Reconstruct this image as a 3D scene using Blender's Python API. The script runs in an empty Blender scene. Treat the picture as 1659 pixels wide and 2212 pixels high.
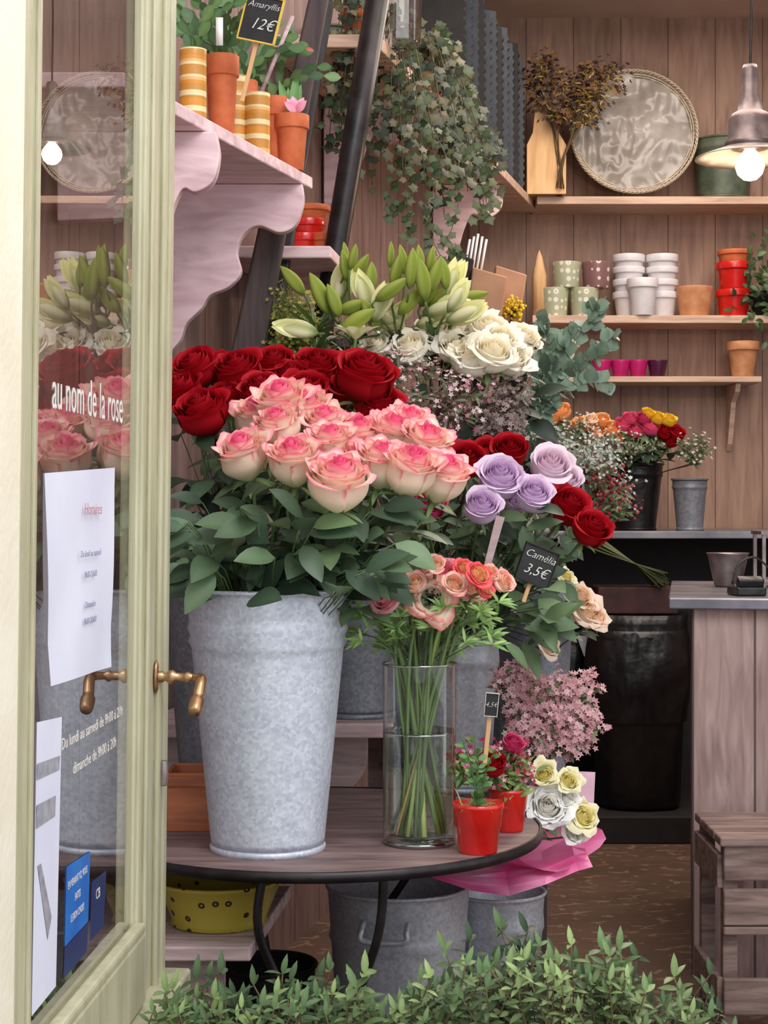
import bpy, math, random
from mathutils import Vector, Matrix, Quaternion, noise
R=random.Random(11)
pi=math.pi
F=3680.0; CX=829.5; HY=1085.0; CZ=1.25
V=Vector
def W(u,v,d): return V(((u-CX)*d/F, d, CZ+(HY-v)*d/F))
def XU(u,d): return (u-CX)*d/F
def ZV(v,d): return CZ+(HY-v)*d/F
def lc(c):
    o=[]
    for x in c[:3]:
        x=x/255.0
        o.append(x/12.92 if x<=0.04045 else ((x+0.055)/1.055)**2.4)
    return o
def mixc(a,b,t):
    t=max(0,min(1,t)); return [a[i]*(1-t)+b[i]*t for i in range(3)]
def ss(a,b,x):
    t=max(0,min(1,(x-a)/(b-a))); return t*t*(3-2*t)
sc=bpy.context.scene
sc.view_settings.view_transform='Standard'
COL=sc.collection
# ---------------------------------------------------------------- mesh builder
class MB:
    def __init__(s): s.v=[];s.f=[];s.m=[];s.c=[]
    def add(s,vs,fs,col=(1,1,1),mi=0,cols=None):
        o=len(s.v); s.v.extend([tuple(x) for x in vs])
        if cols: s.c.extend(cols)
        else: s.c.extend([col]*len(vs))
        for f in fs: s.f.append([i+o for i in f]); s.m.append(mi)
    def box(s,c,d,mi=0,M=None,col=(1,1,1)):
        x,y,z=[q/2 for q in d]
        vs=[V((sx*x,sy*y,sz*z)) for sx in(-1,1) for sy in(-1,1) for sz in(-1,1)]
        if M is not None: vs=[M@q for q in vs]
        vs=[q+V(c) for q in vs]
        s.add(vs,[(0,1,3,2),(4,6,7,5),(0,4,5,1),(2,3,7,6),(0,2,6,4),(1,5,7,3)],col,mi)
    def lathe(s,prof,seg=32,mi=0,c=(0,0,0),M=None,col=(1,1,1),fn=None):
        vs=[];n=len(prof)
        for (r,z) in prof:
            for k in range(seg):
                a=2*pi*k/seg; rr=max(r,1e-4)
                if fn: rr*=fn(a,z)
                q=V((rr*math.cos(a),rr*math.sin(a),z))
                if M is not None: q=M@q
                vs.append(q+V(c))
        fs=[]
        for i in range(n-1):
            for k in range(seg):
                k2=(k+1)%seg
                fs.append((i*seg+k,i*seg+k2,(i+1)*seg+k2,(i+1)*seg+k))
        s.add(vs,fs,col,mi)
    def tube(s,pts,rad,seg=6,mi=0,col=(1,1,1),cols=None):
        pts=[V(p) for p in pts]; n=len(pts)
        if not hasattr(rad,'__len__'): rad=[rad]*n
        vs=[];cc=[];pn=None
        for i in range(n):
            t=(pts[min(i+1,n-1)]-pts[max(i-1,0)])
            if t.length<1e-9: t=V((0,0,1))
            t.normalize()
            if pn is None:
                a=V((1,0,0)) if abs(t.x)<.8 else V((0,1,0)); pn=(a-t*a.dot(t)).normalized()
            else:
                pn=pn-t*pn.dot(t)
                pn=pn.normalized() if pn.length>1e-6 else V((1,0,0))
            b=t.cross(pn)
            for k in range(seg):
                a=2*pi*k/seg
                vs.append(pts[i]+(pn*math.cos(a)+b*math.sin(a))*rad[i]); cc.append(cols[i] if cols else col)
        fs=[(i*seg+k,i*seg+(k+1)%seg,(i+1)*seg+(k+1)%seg,(i+1)*seg+k) for i in range(n-1) for k in range(seg)]
        fs.append(tuple(range(seg))[::-1]); fs.append(tuple((n-1)*seg+k for k in range(seg)))
        s.add(vs,fs,mi=mi,cols=cc)
    def extr(s,pts,off,mi=0,col=(1,1,1)):
        n=len(pts); off=V(off); a=[V(p) for p in pts]; b=[p+off for p in a]
        s.add(a+b,[tuple(range(n)),tuple(range(n,2*n))[::-1]]+[(i,i+n,(i+1)%n+n,(i+1)%n) for i in range(n)],col,mi)
    def leaf(s,P,d,n,L,w,col,fold=.25,droop=.25,segs=5,mi=0,tip=.9,mid=1.25):
        d=V(d).normalized(); n=V(n); n=(n-d*n.dot(d))
        n=n.normalized() if n.length>1e-5 else d.orthogonal().normalized()
        sd=d.cross(n); vs=[];cc=[]
        jit=R.uniform(.8,1.2); c0=[x*jit for x in col]; c1=[x*jit*mid for x in col]
        for i in range(segs+1):
            t=i/segs
            hw=w*.5*math.sin(pi*min(1,t**tip))**.8 if 0<t<1 else w*.02
            c=P+d*(L*t)-n*(droop*L*t*t)
            vs+= [c-sd*hw+n*(fold*hw), c, c+sd*hw+n*(fold*hw)]; cc+=[c0,c1,c0]
        fs=[]
        for i in range(segs):
            o=i*3; fs+=[(o,o+1,o+4,o+3),(o+1,o+2,o+5,o+4)]
        s.add(vs,fs,mi=mi,cols=cc)
    def fan(s,P,n,r,k,col,cc=None,mi=0,inn=.45,cup=.2,star=None):
        n=V(n).normalized(); a=n.orthogonal().normalized(); b=n.cross(a); ph=R.uniform(0,6)
        vs=[P]; cs=[cc or col]
        for i in range(2*k):
            an=ph+pi*i/k; rr=r if i%2==0 else r*inn
            if star: rr=r*star[i%len(star)]
            vs.append(P+(a*math.cos(an)+b*math.sin(an))*rr+n*(cup*rr)); cs.append(col)
        s.add(vs,[(0,1+i,1+(i+1)%(2*k)) for i in range(2*k)],mi=mi,cols=cs)
    def blob(s,P,r,col,seg=6,rings=4,mi=0,axis=None,el=1.0):
        ax=V(axis).normalized() if axis is not None else V((0,0,1)); q=V((0,0,1)).rotation_difference(ax)
        vs=[]
        for i in range(rings+1):
            t=pi*i/rings
            for k in range(seg):
                a=2*pi*k/seg
                vs.append(P+q@V((r*max(.02,math.sin(t))*math.cos(a),r*max(.02,math.sin(t))*math.sin(a),-r*el*math.cos(t))))
        s.add(vs,[(i*seg+k,i*seg+(k+1)%seg,(i+1)*seg+(k+1)%seg,(i+1)*seg+k) for i in range(rings) for k in range(seg)],col,mi)
    def mesh(s,name,mats,smooth=True):
        me=bpy.data.meshes.new(name); me.from_pydata(s.v,[],s.f)
        for m in mats: me.materials.append(m)
        me.polygons.foreach_set('material_index',s.m)
        me.polygons.foreach_set('use_smooth',[smooth]*len(s.f))
        ca=me.color_attributes.new('Col','FLOAT_COLOR','POINT')
        fl=[]
        for c in s.c: fl.extend((c[0],c[1],c[2],1.0))
        ca.data.foreach_set('color',fl); me.update(); return me
def deco(o,label=None,category=None,group=None,kind=None):
    if label:o['label']=label
    if category:o['category']=category
    if group:o['group']=group
    if kind:o['kind']=kind
def mk(mb,name,mats,parent=None,loc=(0,0,0),rot=(0,0,0),smooth=True,bevel=0,label=None,category=None,group=None,kind=None):
    if not isinstance(mats,(list,tuple)): mats=[mats]
    me=mb.mesh(name,mats,smooth) if isinstance(mb,MB) else mb
    o=bpy.data.objects.new(name,me); COL.objects.link(o); o.location=loc; o.rotation_euler=rot
    if parent: o.parent=parent
    if bevel:
        b=o.modifiers.new('b','BEVEL'); b.width=bevel; b.segments=2; b.limit_method='ANGLE'
    deco(o,label,category,group,kind); return o
def thing(name,label,category,loc,group=None,rot=(0,0,0),kind=None):
    e=bpy.data.objects.new(name,None); COL.objects.link(e); e.location=loc; e.rotation_euler=rot; e.empty_display_size=.02
    deco(e,label,category,group,kind); return e
def cat(pts,n=6):
    pts=[V(p) for p in pts]; P=[pts[0]*2-pts[1]]+pts+[pts[-1]*2-pts[-2]]; out=[]
    for i in range(1,len(P)-2):
        for k in range(n):
            t=k/n;a,b,c,d=P[i-1],P[i],P[i+1],P[i+2]
            out.append(.5*((2*b)+(c-a)*t+(2*a-5*b+4*c-d)*t*t+(3*b-a-3*c+d)*t**3))
    out.append(pts[-1]); return out
# ---------------------------------------------------------------- materials
def base(name):
    m=bpy.data.materials.new(name); m.use_nodes=True; nt=m.node_tree; nt.nodes.clear()
    out=nt.nodes.new('ShaderNodeOutputMaterial'); b=nt.nodes.new('ShaderNodeBsdfPrincipled'); nt.links.new(b.outputs[0],out.inputs[0])
    return m,nt,b,out
def nd(nt,t,**k):
    n=nt.nodes.new(t)
    for a,v in k.items(): setattr(n,a,v)
    return n
def mixn(nt,fac,a,b,mode='MIX'):
    n=nt.nodes.new('ShaderNodeMix'); n.data_type='RGBA'; n.blend_type=mode
    for s,i in((fac,0),(a,6),(b,7)):
        if hasattr(s,'links') or hasattr(s,'is_output'): nt.links.new(s,n.inputs[i])
        elif i==0: n.inputs[0].default_value=s
        else: n.inputs[i].default_value=(*s[:3],1)
    return n.outputs[2]
def coords(nt,scale=(1,1,1)):
    tc=nd(nt,'ShaderNodeTexCoord'); mp=nd(nt,'ShaderNodeMapping'); mp.inputs['Scale'].default_value=scale
    nt.links.new(tc.outputs['Object'],mp.inputs[0]); return mp.outputs[0],tc.outputs['Object']
def math_(nt,op,a,b=None):
    n=nd(nt,'ShaderNodeMath',operation=op)
    for i,s in enumerate((a,b)):
        if s is None: continue
        if isinstance(s,(int,float)): n.inputs[i].default_value=s
        else: nt.links.new(s,n.inputs[i])
    return n.outputs[0]
def pm(name,c1,c2=None,rough=.5,metal=0,scale=20,stretch=(1,1,1),bump=0,bscale=80,coat=0,lo=.35,hi=.65,emit=0,spec=.5):
    m,nt,b,out=base(name); c1=lc(c1); c2=lc(c2) if c2 else [x*.82 for x in c1]
    v,_=coords(nt,stretch)
    n=nd(nt,'ShaderNodeTexNoise'); n.inputs['Scale'].default_value=scale; n.inputs['Detail'].default_value=6; nt.links.new(v,n.inputs[0])
    mr=nd(nt,'ShaderNodeMapRange'); mr.inputs[1].default_value=lo; mr.inputs[2].default_value=hi; nt.links.new(n.outputs[0],mr.inputs[0])
    col=mixn(nt,mr.outputs[0],c1,c2); nt.links.new(col,b.inputs['Base Color'])
    b.inputs['Roughness'].default_value=rough; b.inputs['Metallic'].default_value=metal; b.inputs['Coat Weight'].default_value=coat
    b.inputs['Specular IOR Level'].default_value=spec
    if bump:
        n2=nd(nt,'ShaderNodeTexNoise'); n2.inputs['Scale'].default_value=bscale; nt.links.new(v,n2.inputs[0])
        bp=nd(nt,'ShaderNodeBump'); bp.inputs['Strength'].default_value=bump; bp.inputs['Distance'].default_value=.01
        nt.links.new(n2.outputs[0],bp.inputs['Height']); nt.links.new(bp.outputs[0],b.inputs['Normal'])
    return m
def wood(name,c1,c2,stretch,rough=.65,plank=None,gap=.03,scale=6,dark=.4):
    m,nt,b,out=base(name); c1=lc(c1); c2=lc(c2)
    v,o=coords(nt,stretch)
    n=nd(nt,'ShaderNodeTexNoise'); n.inputs['Scale'].default_value=scale; n.inputs['Detail'].default_value=8; n.inputs['Distortion'].default_value=.6; nt.links.new(v,n.inputs[0])
    mr=nd(nt,'ShaderNodeMapRange'); mr.inputs[1].default_value=.35; mr.inputs[2].default_value=.68; nt.links.new(n.outputs[0],mr.inputs[0])
    col=mixn(nt,mr.outputs[0],c1,c2); h=n.outputs[0]
    if plank:
        ax,w=plank
        sp=nd(nt,'ShaderNodeSeparateXYZ'); nt.links.new(o,sp.inputs[0]); q=math_(nt,'DIVIDE',sp.outputs[ax],w)
        fr=math_(nt,'FRACT',q); g=math_(nt,'LESS_THAN',fr,gap)
        fl=math_(nt,'FLOOR',q); wn=nd(nt,'ShaderNodeTexWhiteNoise',noise_dimensions='1D'); nt.links.new(fl,wn.inputs['W'])
        k=math_(nt,'ADD',math_(nt,'MULTIPLY',wn.outputs[0],.16),.9)
        cb=nd(nt,'ShaderNodeCombineXYZ'); [nt.links.new(k,cb.inputs[i]) for i in range(3)]
        col=mixn(nt,1.0,col,cb.outputs[0],'MULTIPLY'); col=mixn(nt,g,col,[x*dark for x in c2])
    nt.links.new(col,b.inputs['Base Color']); b.inputs['Roughness'].default_value=rough
    bp=nd(nt,'ShaderNodeBump'); bp.inputs['Strength'].default_value=.25; bp.inputs['Distance'].default_value=.01; nt.links.new(h,bp.inputs['Height']); nt.links.new(bp.outputs[0],b.inputs['Normal'])
    return m
def vm(name,trans=.25,rough=.55,spec=.3,nscale=60,namt=.12):
    m,nt,b,out=base(name)
    at=nd(nt,'ShaderNodeAttribute'); at.attribute_name='Col'
    v,_=coords(nt); n=nd(nt,'ShaderNodeTexNoise'); n.inputs['Scale'].default_value=nscale; n.inputs['Detail'].default_value=3; nt.links.new(v,n.inputs[0])
    k=math_(nt,'ADD',math_(nt,'MULTIPLY',n.outputs[0],namt*2),1-namt)
    cb=nd(nt,'ShaderNodeCombineXYZ'); [nt.links.new(k,cb.inputs[i]) for i in range(3)]
    col=mixn(nt,1.0,at.outputs[0],cb.outputs[0],'MULTIPLY'); nt.links.new(col,b.inputs['Base Color'])
    b.inputs['Roughness'].default_value=rough; b.inputs['Specular IOR Level'].default_value=spec
    if trans:
        tr=nd(nt,'ShaderNodeBsdfTranslucent'); nt.links.new(col,tr.inputs[0]); mx=nd(nt,'ShaderNodeMixShader'); mx.inputs[0].default_value=trans
        nt.links.new(b.outputs[0],mx.inputs[1]); nt.links.new(tr.outputs[0],mx.inputs[2]); nt.links.new(mx.outputs[0],out.inputs[0])
    return m
def glass(name,k=.96,p=5.0,tint=(1,1,1),add=.04,rough=.01):
    m,nt,b,out=base(name)
    lw=nd(nt,'ShaderNodeLayerWeight'); lw.inputs[0].default_value=.5
    f=math_(nt,'ADD',math_(nt,'MULTIPLY',math_(nt,'POWER',lw.outputs['Facing'],p),k),add)
    t=nd(nt,'ShaderNodeBsdfTransparent'); t.inputs[0].default_value=(*tint,1); g=nd(nt,'ShaderNodeBsdfGlossy'); g.inputs['Roughness'].default_value=rough
    mx=nd(nt,'ShaderNodeMixShader'); nt.links.new(f,mx.inputs[0]); nt.links.new(t.outputs[0],mx.inputs[1]); nt.links.new(g.outputs[0],mx.inputs[2]); nt.links.new(mx.outputs[0],out.inputs[0]); return m
def pattern(name,bg,fg,kind,scale,rough=.4,thr=.3):
    m,nt,b,out=base(name); v,o=coords(nt); bg=lc(bg);fg=lc(fg)
    if kind=='stripe':
        sp=nd(nt,'ShaderNodeSeparateXYZ'); nt.links.new(o,sp.inputs[0]); q=math_(nt,'FRACT',math_(nt,'MULTIPLY',sp.outputs[2],scale)); f=math_(nt,'LESS_THAN',q,thr)
        q2=math_(nt,'FRACT',math_(nt,'MULTIPLY',sp.outputs[2],scale*.5+7)); f2=math_(nt,'LESS_THAN',q2,.3)
        col=mixn(nt,f,bg,fg); col=mixn(nt,math_(nt,'MULTIPLY',f2,.6),col,lc((225,150,50)))
    else:
        vo=nd(nt,'ShaderNodeTexVoronoi'); vo.inputs['Scale'].default_value=scale; vo.inputs['Randomness'].default_value=.25; nt.links.new(v,vo.inputs[0])
        f=math_(nt,'LESS_THAN',vo.outputs['Distance'],thr); f2=math_(nt,'LESS_THAN',vo.outputs['Distance'],thr*.35)
        col=mixn(nt,f,bg,fg); col=mixn(nt,f2,col,bg)
    nt.links.new(col,b.inputs['Base Color']); b.inputs['Roughness'].default_value=rough; return m
def zinc(name,c1,c2,metal=.35,rough=.45):
    m,nt,b,out=base(name); v,o=coords(nt)
    vo=nd(nt,'ShaderNodeTexVoronoi'); vo.inputs['Scale'].default_value=170; nt.links.new(v,vo.inputs[0])
    n=nd(nt,'ShaderNodeTexNoise'); n.inputs['Scale'].default_value=22; n.inputs['Detail'].default_value=10; n.inputs['Roughness'].default_value=.75; nt.links.new(v,n.inputs[0])
    sp=nd(nt,'ShaderNodeSeparateColor'); nt.links.new(vo.outputs['Color'],sp.inputs[0])
    f=math_(nt,'ADD',math_(nt,'MULTIPLY',sp.outputs[0],.6),math_(nt,'MULTIPLY',math_(nt,'SUBTRACT',n.outputs[0],.35),1.1))
    col=mixn(nt,f,lc(c1),lc(c2)); nt.links.new(col,b.inputs['Base Color'])
    b.inputs['Metallic'].default_value=metal; nt.links.new(math_(nt,'ADD',math_(nt,'MULTIPLY',n.outputs[0],.25),rough-.1),b.inputs['Roughness']); return m
M={}
M['petal']=vm('petal',.3,.6,.2,8,.05); M['leaf']=vm('leaf',.18,.42,.45,40,.2); M['stem']=vm('stem',.05,.5,.4,40,.1)
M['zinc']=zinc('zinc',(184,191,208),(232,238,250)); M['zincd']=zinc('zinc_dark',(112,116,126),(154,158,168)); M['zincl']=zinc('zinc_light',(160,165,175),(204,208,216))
M['backwall']=wood('wall_planks',(166,134,116),(136,106,92),(6,6,.7),plank=(0,.2),gap=.02)
M['leftwall']=wood('left_planks',(144,116,110),(112,88,84),(5,5,.6),plank=(0,.24),gap=.025)
M['pinkwood']=wood('pink_wood',(236,206,210),(204,168,174),(1.5,6,6),scale=5)
M['shelfw']=wood('shelf_wood',(214,184,162),(182,150,130),(.8,8,8))
M['greywood']=wood('grey_pink_wood',(190,162,156),(148,120,116),(6,6,.8),plank=(0,.16),gap=.04)
M['benchw']=wood('bench_wood',(200,176,174),(152,128,128),(1,8,8))
M['cratew']=wood('crate_wood',(150,126,118),(96,76,70),(1,7,7))
M['boxw']=wood('box_wood',(190,112,74),(150,84,54),(1,7,7)); M['lightwood']=wood('light_wood',(230,188,138),(202,156,106),(5,5,1))
M['darkwood']=wood('dark_wood',(76,58,58),(44,33,35),(6,6,.7)); M['tabletop']=wood('table_top',(140,116,112),(96,78,78),(1.2,6,1),rough=.5,scale=5)
M['iron']=pm('iron',(52,46,48),(30,26,28),rough=.4,metal=.4); M['black']=pm('black_plastic',(26,25,28),(14,13,15),rough=.35,bump=.5,bscale=18)
M['blackm']=pm('black_matte',(32,30,32),(22,20,22),rough=.7)
M['pave']=pm('pavement',(170,166,160),(140,136,132),rough=.9,scale=8)
M['ceil']=pm('ceiling_paint',(212,192,178),(196,174,162),rough=.8,scale=3)
M['cream']=pm('cream_paint',(244,238,220),(236,228,206),rough=.45,scale=8,bump=.1)
M['olive']=pm('olive_paint',(192,188,160),(172,167,138),rough=.4,scale=10,stretch=(3,3,.4),bump=.15)
M['brass']=pm('brass',(196,158,122),(150,112,78),rough=.3,metal=.85,scale=30)
M['steel']=pm('steel',(160,148,146),(118,106,106),rough=.38,metal=.7); M['lampmet']=pm('lamp_metal',(142,126,124),(104,92,92),rough=.38,metal=.6)
M['counter']=pm('counter_metal',(150,148,154),(104,102,110),rough=.3,metal=.5,scale=5,stretch=(1,3,1))
M['terra']=pm('terracotta',(214,116,70),(190,92,52),rough=.7,scale=25); M['terra2']=pm('terracotta_pale',(212,152,108),(184,124,84),rough=.7)
M['red']=pm('red_glaze',(214,38,30),(200,28,24),rough=.25,coat=.3); M['white']=pm('white_glaze',(230,228,232),(216,214,220),rough=.35)
M['mag']=pm('magenta_glaze',(195,35,115),(165,20,90),rough=.3); M['purple']=pm('purple_glaze',(80,25,60),(58,16,44),rough=.3)
M['green']=pm('green_paint_metal',(92,102,84),(66,76,62),rough=.5); M['slate']=pm('slate_blue',(50,58,68),(34,40,50),rough=.5)
M['board']=pm('chalkboard',(42,42,44),(30,30,32),rough=.7); M['chalk']=pm('chalk',(235,235,230),(180,180,176),rough=.9,scale=140)
M['paper']=pm('paper',(222,224,240),(208,210,230),rough=.8,scale=4); M['pinkpaper']=pm('pink_paper',(238,70,152),(246,160,200),rough=.45,scale=9)
M['pinkcard']=pm('pink_card',(236,192,210),rough=.7); M['ink']=pm('ink',(140,136,164),rough=.8); M['redink']=pm('red_ink',(200,140,152),rough=.8)
M['letter']=pm('white_vinyl',(238,234,228),rough=.6); M['blue']=pm('blue_vinyl',(38,120,205),(30,100,190),rough=.4); M['navy']=pm('navy_vinyl',(34,52,104),rough=.4)
M['greyp']=pm('grey_print',(168,168,178),(140,140,150),rough=.6,scale=60)
M['kraft']=pm('kraft_paper',(184,140,112),(158,116,90),rough=.8,scale=8); M['wicker']=pm('wicker',(212,200,180),(168,150,128),rough=.7,scale=120)
M['cello']=pm('cellophane',(178,172,166),(136,128,120),rough=.22,scale=6,bump=.7,bscale=9)
M['soil']=pm('soil',(50,36,28),(30,22,18),rough=1); M['yellow']=pattern('yellow_enamel',(160,144,52),(44,34,20),'dots',38,.3,.24)
M['stripe']=pattern('striped_glaze',(198,138,60),(232,214,164),'stripe',32,.35,.35); M['flo']=pattern('flower_glaze',(178,184,154),(232,230,216),'dots',32,.4,.36); M['flo2']=pattern('plum_flower_glaze',(134,98,98),(228,210,210),'dots',30,.4,.34)
M['yframe']=pm('yellow_frame',(235,200,80),rough=.5); M['dred']=pm('dark_red_box',(70,34,34),(46,24,24),rough=.7)
M['glass']=glass('clear_glass',1.1,2.2,(.975,.99,.98),.05); M['pane']=glass('window_glass',1.0,2.9,(.93,.92,.9),.05,.004); M['water']=glass('water',.7,2.5,(.93,.965,.9),.06)
M['rimglass']=glass('rim_glass',.7,1.2,(.85,.9,.88),.3); M['shade']=glass('shade_glass',.8,3,(.85,.82,.79),.22)
m=pm('lamp_shade_glass',(158,150,146),(130,122,118),rough=.3); nt=m.node_tree; b=[x for x in nt.nodes if x.type=='BSDF_PRINCIPLED'][0]; b.inputs['Alpha'].default_value=.72; M['lshade']=m
m,nt,b,out=base('floor_worn'); v,o=coords(nt,(1,1.6,1))
n=nd(nt,'ShaderNodeTexNoise'); n.inputs['Scale'].default_value=3; n.inputs['Detail'].default_value=10; n.inputs['Roughness'].default_value=.7; nt.links.new(v,n.inputs[0])
vo=nd(nt,'ShaderNodeTexVoronoi',feature='DISTANCE_TO_EDGE'); vo.inputs['Scale'].default_value=9; nt.links.new(v,vo.inputs[0])
n2=nd(nt,'ShaderNodeTexNoise'); n2.inputs['Scale'].default_value=16; n2.inputs['Detail'].default_value=6; nt.links.new(v,n2.inputs[0])
c_=mixn(nt,n.outputs[0],lc((48,36,30)),lc((124,96,78))); f_=math_(nt,'MULTIPLY',math_(nt,'LESS_THAN',vo.outputs['Distance'],.06),math_(nt,'GREATER_THAN',n2.outputs[0],.54)); c_=mixn(nt,math_(nt,'MULTIPLY',f_,.4),c_,lc((166,140,118)))
nt.links.new(c_,b.inputs['Base Color']); b.inputs['Roughness'].default_value=.5; M['floor']=m
mb=bpy.data.materials.new('bulb'); mb.use_nodes=True; mb.node_tree.nodes.clear(); e_=mb.node_tree.nodes.new('ShaderNodeEmission'); o_=mb.node_tree.nodes.new('ShaderNodeOutputMaterial'); e_.inputs[0].default_value=(1,.66,.4,1); e_.inputs[1].default_value=6; mb.node_tree.links.new(e_.outputs[0],o_.inputs[0]); M['bulb']=mb
# ---------------------------------------------------------------- text
def text(body,size,mat,parent,loc,rot=(pi/2,0,0),name='lettering',sx=1,shear=0,align='CENTER',bold=0,ex=.0004):
    c=bpy.data.curves.new('t','FONT'); c.body=body; c.size=size; c.align_x=align; c.align_y='CENTER'; c.shear=shear; c.extrude=ex; c.offset=bold
    c.resolution_u=3
    o=bpy.data.objects.new('t',c); COL.objects.link(o); bpy.context.view_layer.update()
    me=bpy.data.meshes.new_from_object(o.evaluated_get(bpy.context.evaluated_depsgraph_get())); bpy.data.objects.remove(o)
    me.materials.clear(); me.materials.append(mat)
    q=bpy.data.objects.new(name,me); COL.objects.link(q); q.parent=parent; q.location=loc; q.rotation_euler=rot; q.scale=(sx,1,1); return q
# ================================================================= SETTING
def wallx(y): return -.505+.262*(y-3.9)
S=dict(kind='structure')
b=MB(); b.box((2.2,7.26,1.7),(4.2,.1,3.4)); mk(b,'wall_back',M['backwall'],smooth=False,**S)
p0=V((wallx(2.3),2.3,0)); p1=V((wallx(7.25),7.25,0)); L=(p1-p0).length; ang=math.atan2(p1.y-p0.y,p1.x-p0.x)
b=MB(); b.box((L/2,.05,1.7),(L,.1,3.4)); mk(b,'wall_left',M['leftwall'],loc=p0,rot=(0,0,ang),smooth=False,**S)
b=MB(); b.box((3.2,5.3,1.7),(.1,4.2,3.4)); mk(b,'wall_right',M['leftwall'],smooth=False,**S)
b=MB(); b.box((1.1,4.8,-.05),(4.4,5.0,.1)); mk(b,'floor',M['floor'],smooth=False,**S)
b=MB(); b.box((0,-1.2,-.06),(12,7,.1)); mk(b,'floor_pavement',M['pave'],smooth=False,**S)
b=MB(); b.box((1.8,6.72,.05),(3,.98,.1)); mk(b,'trim_1',M['blackm'],smooth=False,bevel=.005,**S)
b=MB(); b.box((1.1,5.35,3.35),(4.4,3.9,.1)); mk(b,'ceiling',M['ceil'],smooth=False,**S)
# ---- glazed door
DO=V((-.41-.015,2.0,0)); dang=math.atan2(1,.06)
door=thing('door_1','cream-green painted glazed shop door standing open','door',DO,rot=(.012,0,dang),kind='structure')
def G(u,v):
    d=-.53/((u-CX)/F-.06); return (d-2.0), ZV(v,d)
b=MB()
b.box((.672,.008,1.25),(.175,.036,2.5)); b.box((.615,-.013,1.25),(.018,.008,2.5)); b.box((.70,-.014,1.25),(.022,.01,2.5)); b.box((.583,.003,1.55),(.012,.014,1.9))
b.box((.745,-.006,1.25),(.028,.028,2.5))
mk(b,'door_stile',M['olive'],door,smooth=False,bevel=.004)
b=MB(); b.box((-.03,.028,1.25),(.06,.056,2.5)); b.box((-.012,-.002,1.25),(.012,.006,2.5)); mk(b,'door_stile',M['olive'],door,smooth=False,bevel=.002)
b=MB(); b.box((.29,.0,.545),(.59,.045,.11)); b.box((.29,-.012,.606),(.59,.02,.016)); b.box((.37,-.03,.47),(.86,.05,.035)); b.box((.37,-.026,.44),(.84,.036,.03)); b.box((.36,.005,.22),(.8,.03,.44)); mk(b,'door_rail',M['olive'],door,smooth=False,bevel=.005)
b=MB(); b.box((.29,0,2.45),(.59,.045,.14)); mk(b,'door_rail',M['olive'],door,smooth=False,bevel=.004)
b=MB(); b.add([V((0,0,.6)),V((.58,0,.6)),V((.58,0,2.4)),V((0,0,2.4))],[(0,1,2,3)]); mk(b,'pane',M['pane'],door,smooth=False)
b=MB(); b.box((-.265,.05,1.3),(.41,.1,2.6)); mk(b,'door_frame',M['cream'],door,smooth=False,bevel=.003)
hs=.69; hz=.975
h=MB(); h.lathe([(.001,0),(.014,0),(.016,.003),(.011,.006),(.001,.006)],24,c=(hs,-.011,hz),M=Matrix.Rotation(pi/2,3,'X')@Matrix.Scale(1.7,3,V((0,1,0))))
h.lathe([(.009,0),(.009,.01),(.006,.014),(.01,.02),(.012,.026),(.007,.032),(.007,.045),(.01,.05),(.006,.056),(.006,.068)],16,c=(hs,-.013,hz),M=Matrix.Rotation(pi/2,3,'X'))
pts=cat([(hs,-.072,hz),(hs-.01,-.087,hz),(hs-.025,-.088,hz-.006),(hs-.04,-.086,hz-.028),(hs-.055,-.085,hz-.042),(hs-.062,-.084,hz-.047)],5)
n=len(pts); h.tube(pts,[.006+.003*math.sin(pi*(i/n))+.003*(1 if i>n*.6 else 0) for i in range(n)],12)
mk(h,'handle',M['brass'],door,label='brass lever handle')
h=MB(); h.box((hs+.01,-.012,hz-.16),(.02,.012,.06)); h.lathe([(.001,-.02),(.007,-.02),(.008,0),(.007,.02),(.001,.02)],12,c=(hs+.02,-.022,hz-.155)); mk(h,'latch',M['steel'],door,bevel=.002)
def gq(us,name,mat,y=-.001,wob=0,parent=door):
    (ax,az),(bx,bz),(cx,cz),(dx,dz)=[G(*q) for q in us]; b=MB(); n=10; vs=[]
    for j in range(n+1):
        for i in range(n+1):
            s=i/n;t=j/n
            x=(ax*(1-s)+bx*s)*(1-t)+(dx*(1-s)+cx*s)*t; z=(az*(1-s)+bz*s)*(1-t)+(dz*(1-s)+cz*s)*t
            vs.append(V((x,y-wob*abs(math.sin(s*3+t*4))*(.3+t),z)))
    b.add(vs,[(j*(n+1)+i,j*(n+1)+i+1,(j+1)*(n+1)+i+1,(j+1)*(n+1)+i) for j in range(n) for i in range(n)])
    return mk(b,name,mat,parent)
gq([(94,1022),(246,1010),(240,1440),(108,1482)],'notice_sheet',M['paper'],-.001,.003)
def gtext(s,u,v,size,mat,sx=1,**k):
    x,z=G(u,v); return text(s,size,mat,door,(x,-.0065,z),sx=sx,ex=.0001,**k)
gtext('Horaires',192,1100,.022,M['redink'],1.3,shear=.2)
for s,v in(('Du lundi au samedi',1195),('9h00-21h00',1240),('Dimanche',1305),('9h00-20h00',1340)): gtext(s,188,v,.012,M['ink'],1.25,shear=.2)
text('au nom de la rose',.07,M['letter'],door,(.275,-.0006,ZV(862,2.25)),sx=.79,ex=.0001)
text('Du lundi au samedi de 9h00 à 21h',.021,M['letter'],door,(.32,-.0006,.945),sx=1.25,ex=.0001); text('dimanche de 9h00 à 20h',.021,M['letter'],door,(.33,-.0006,.905),sx=1.25,ex=.0001)
gq([(84,1560),(138,1548),(132,2130),(80,2195)],'poster',M['paper'],-.001)
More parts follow.
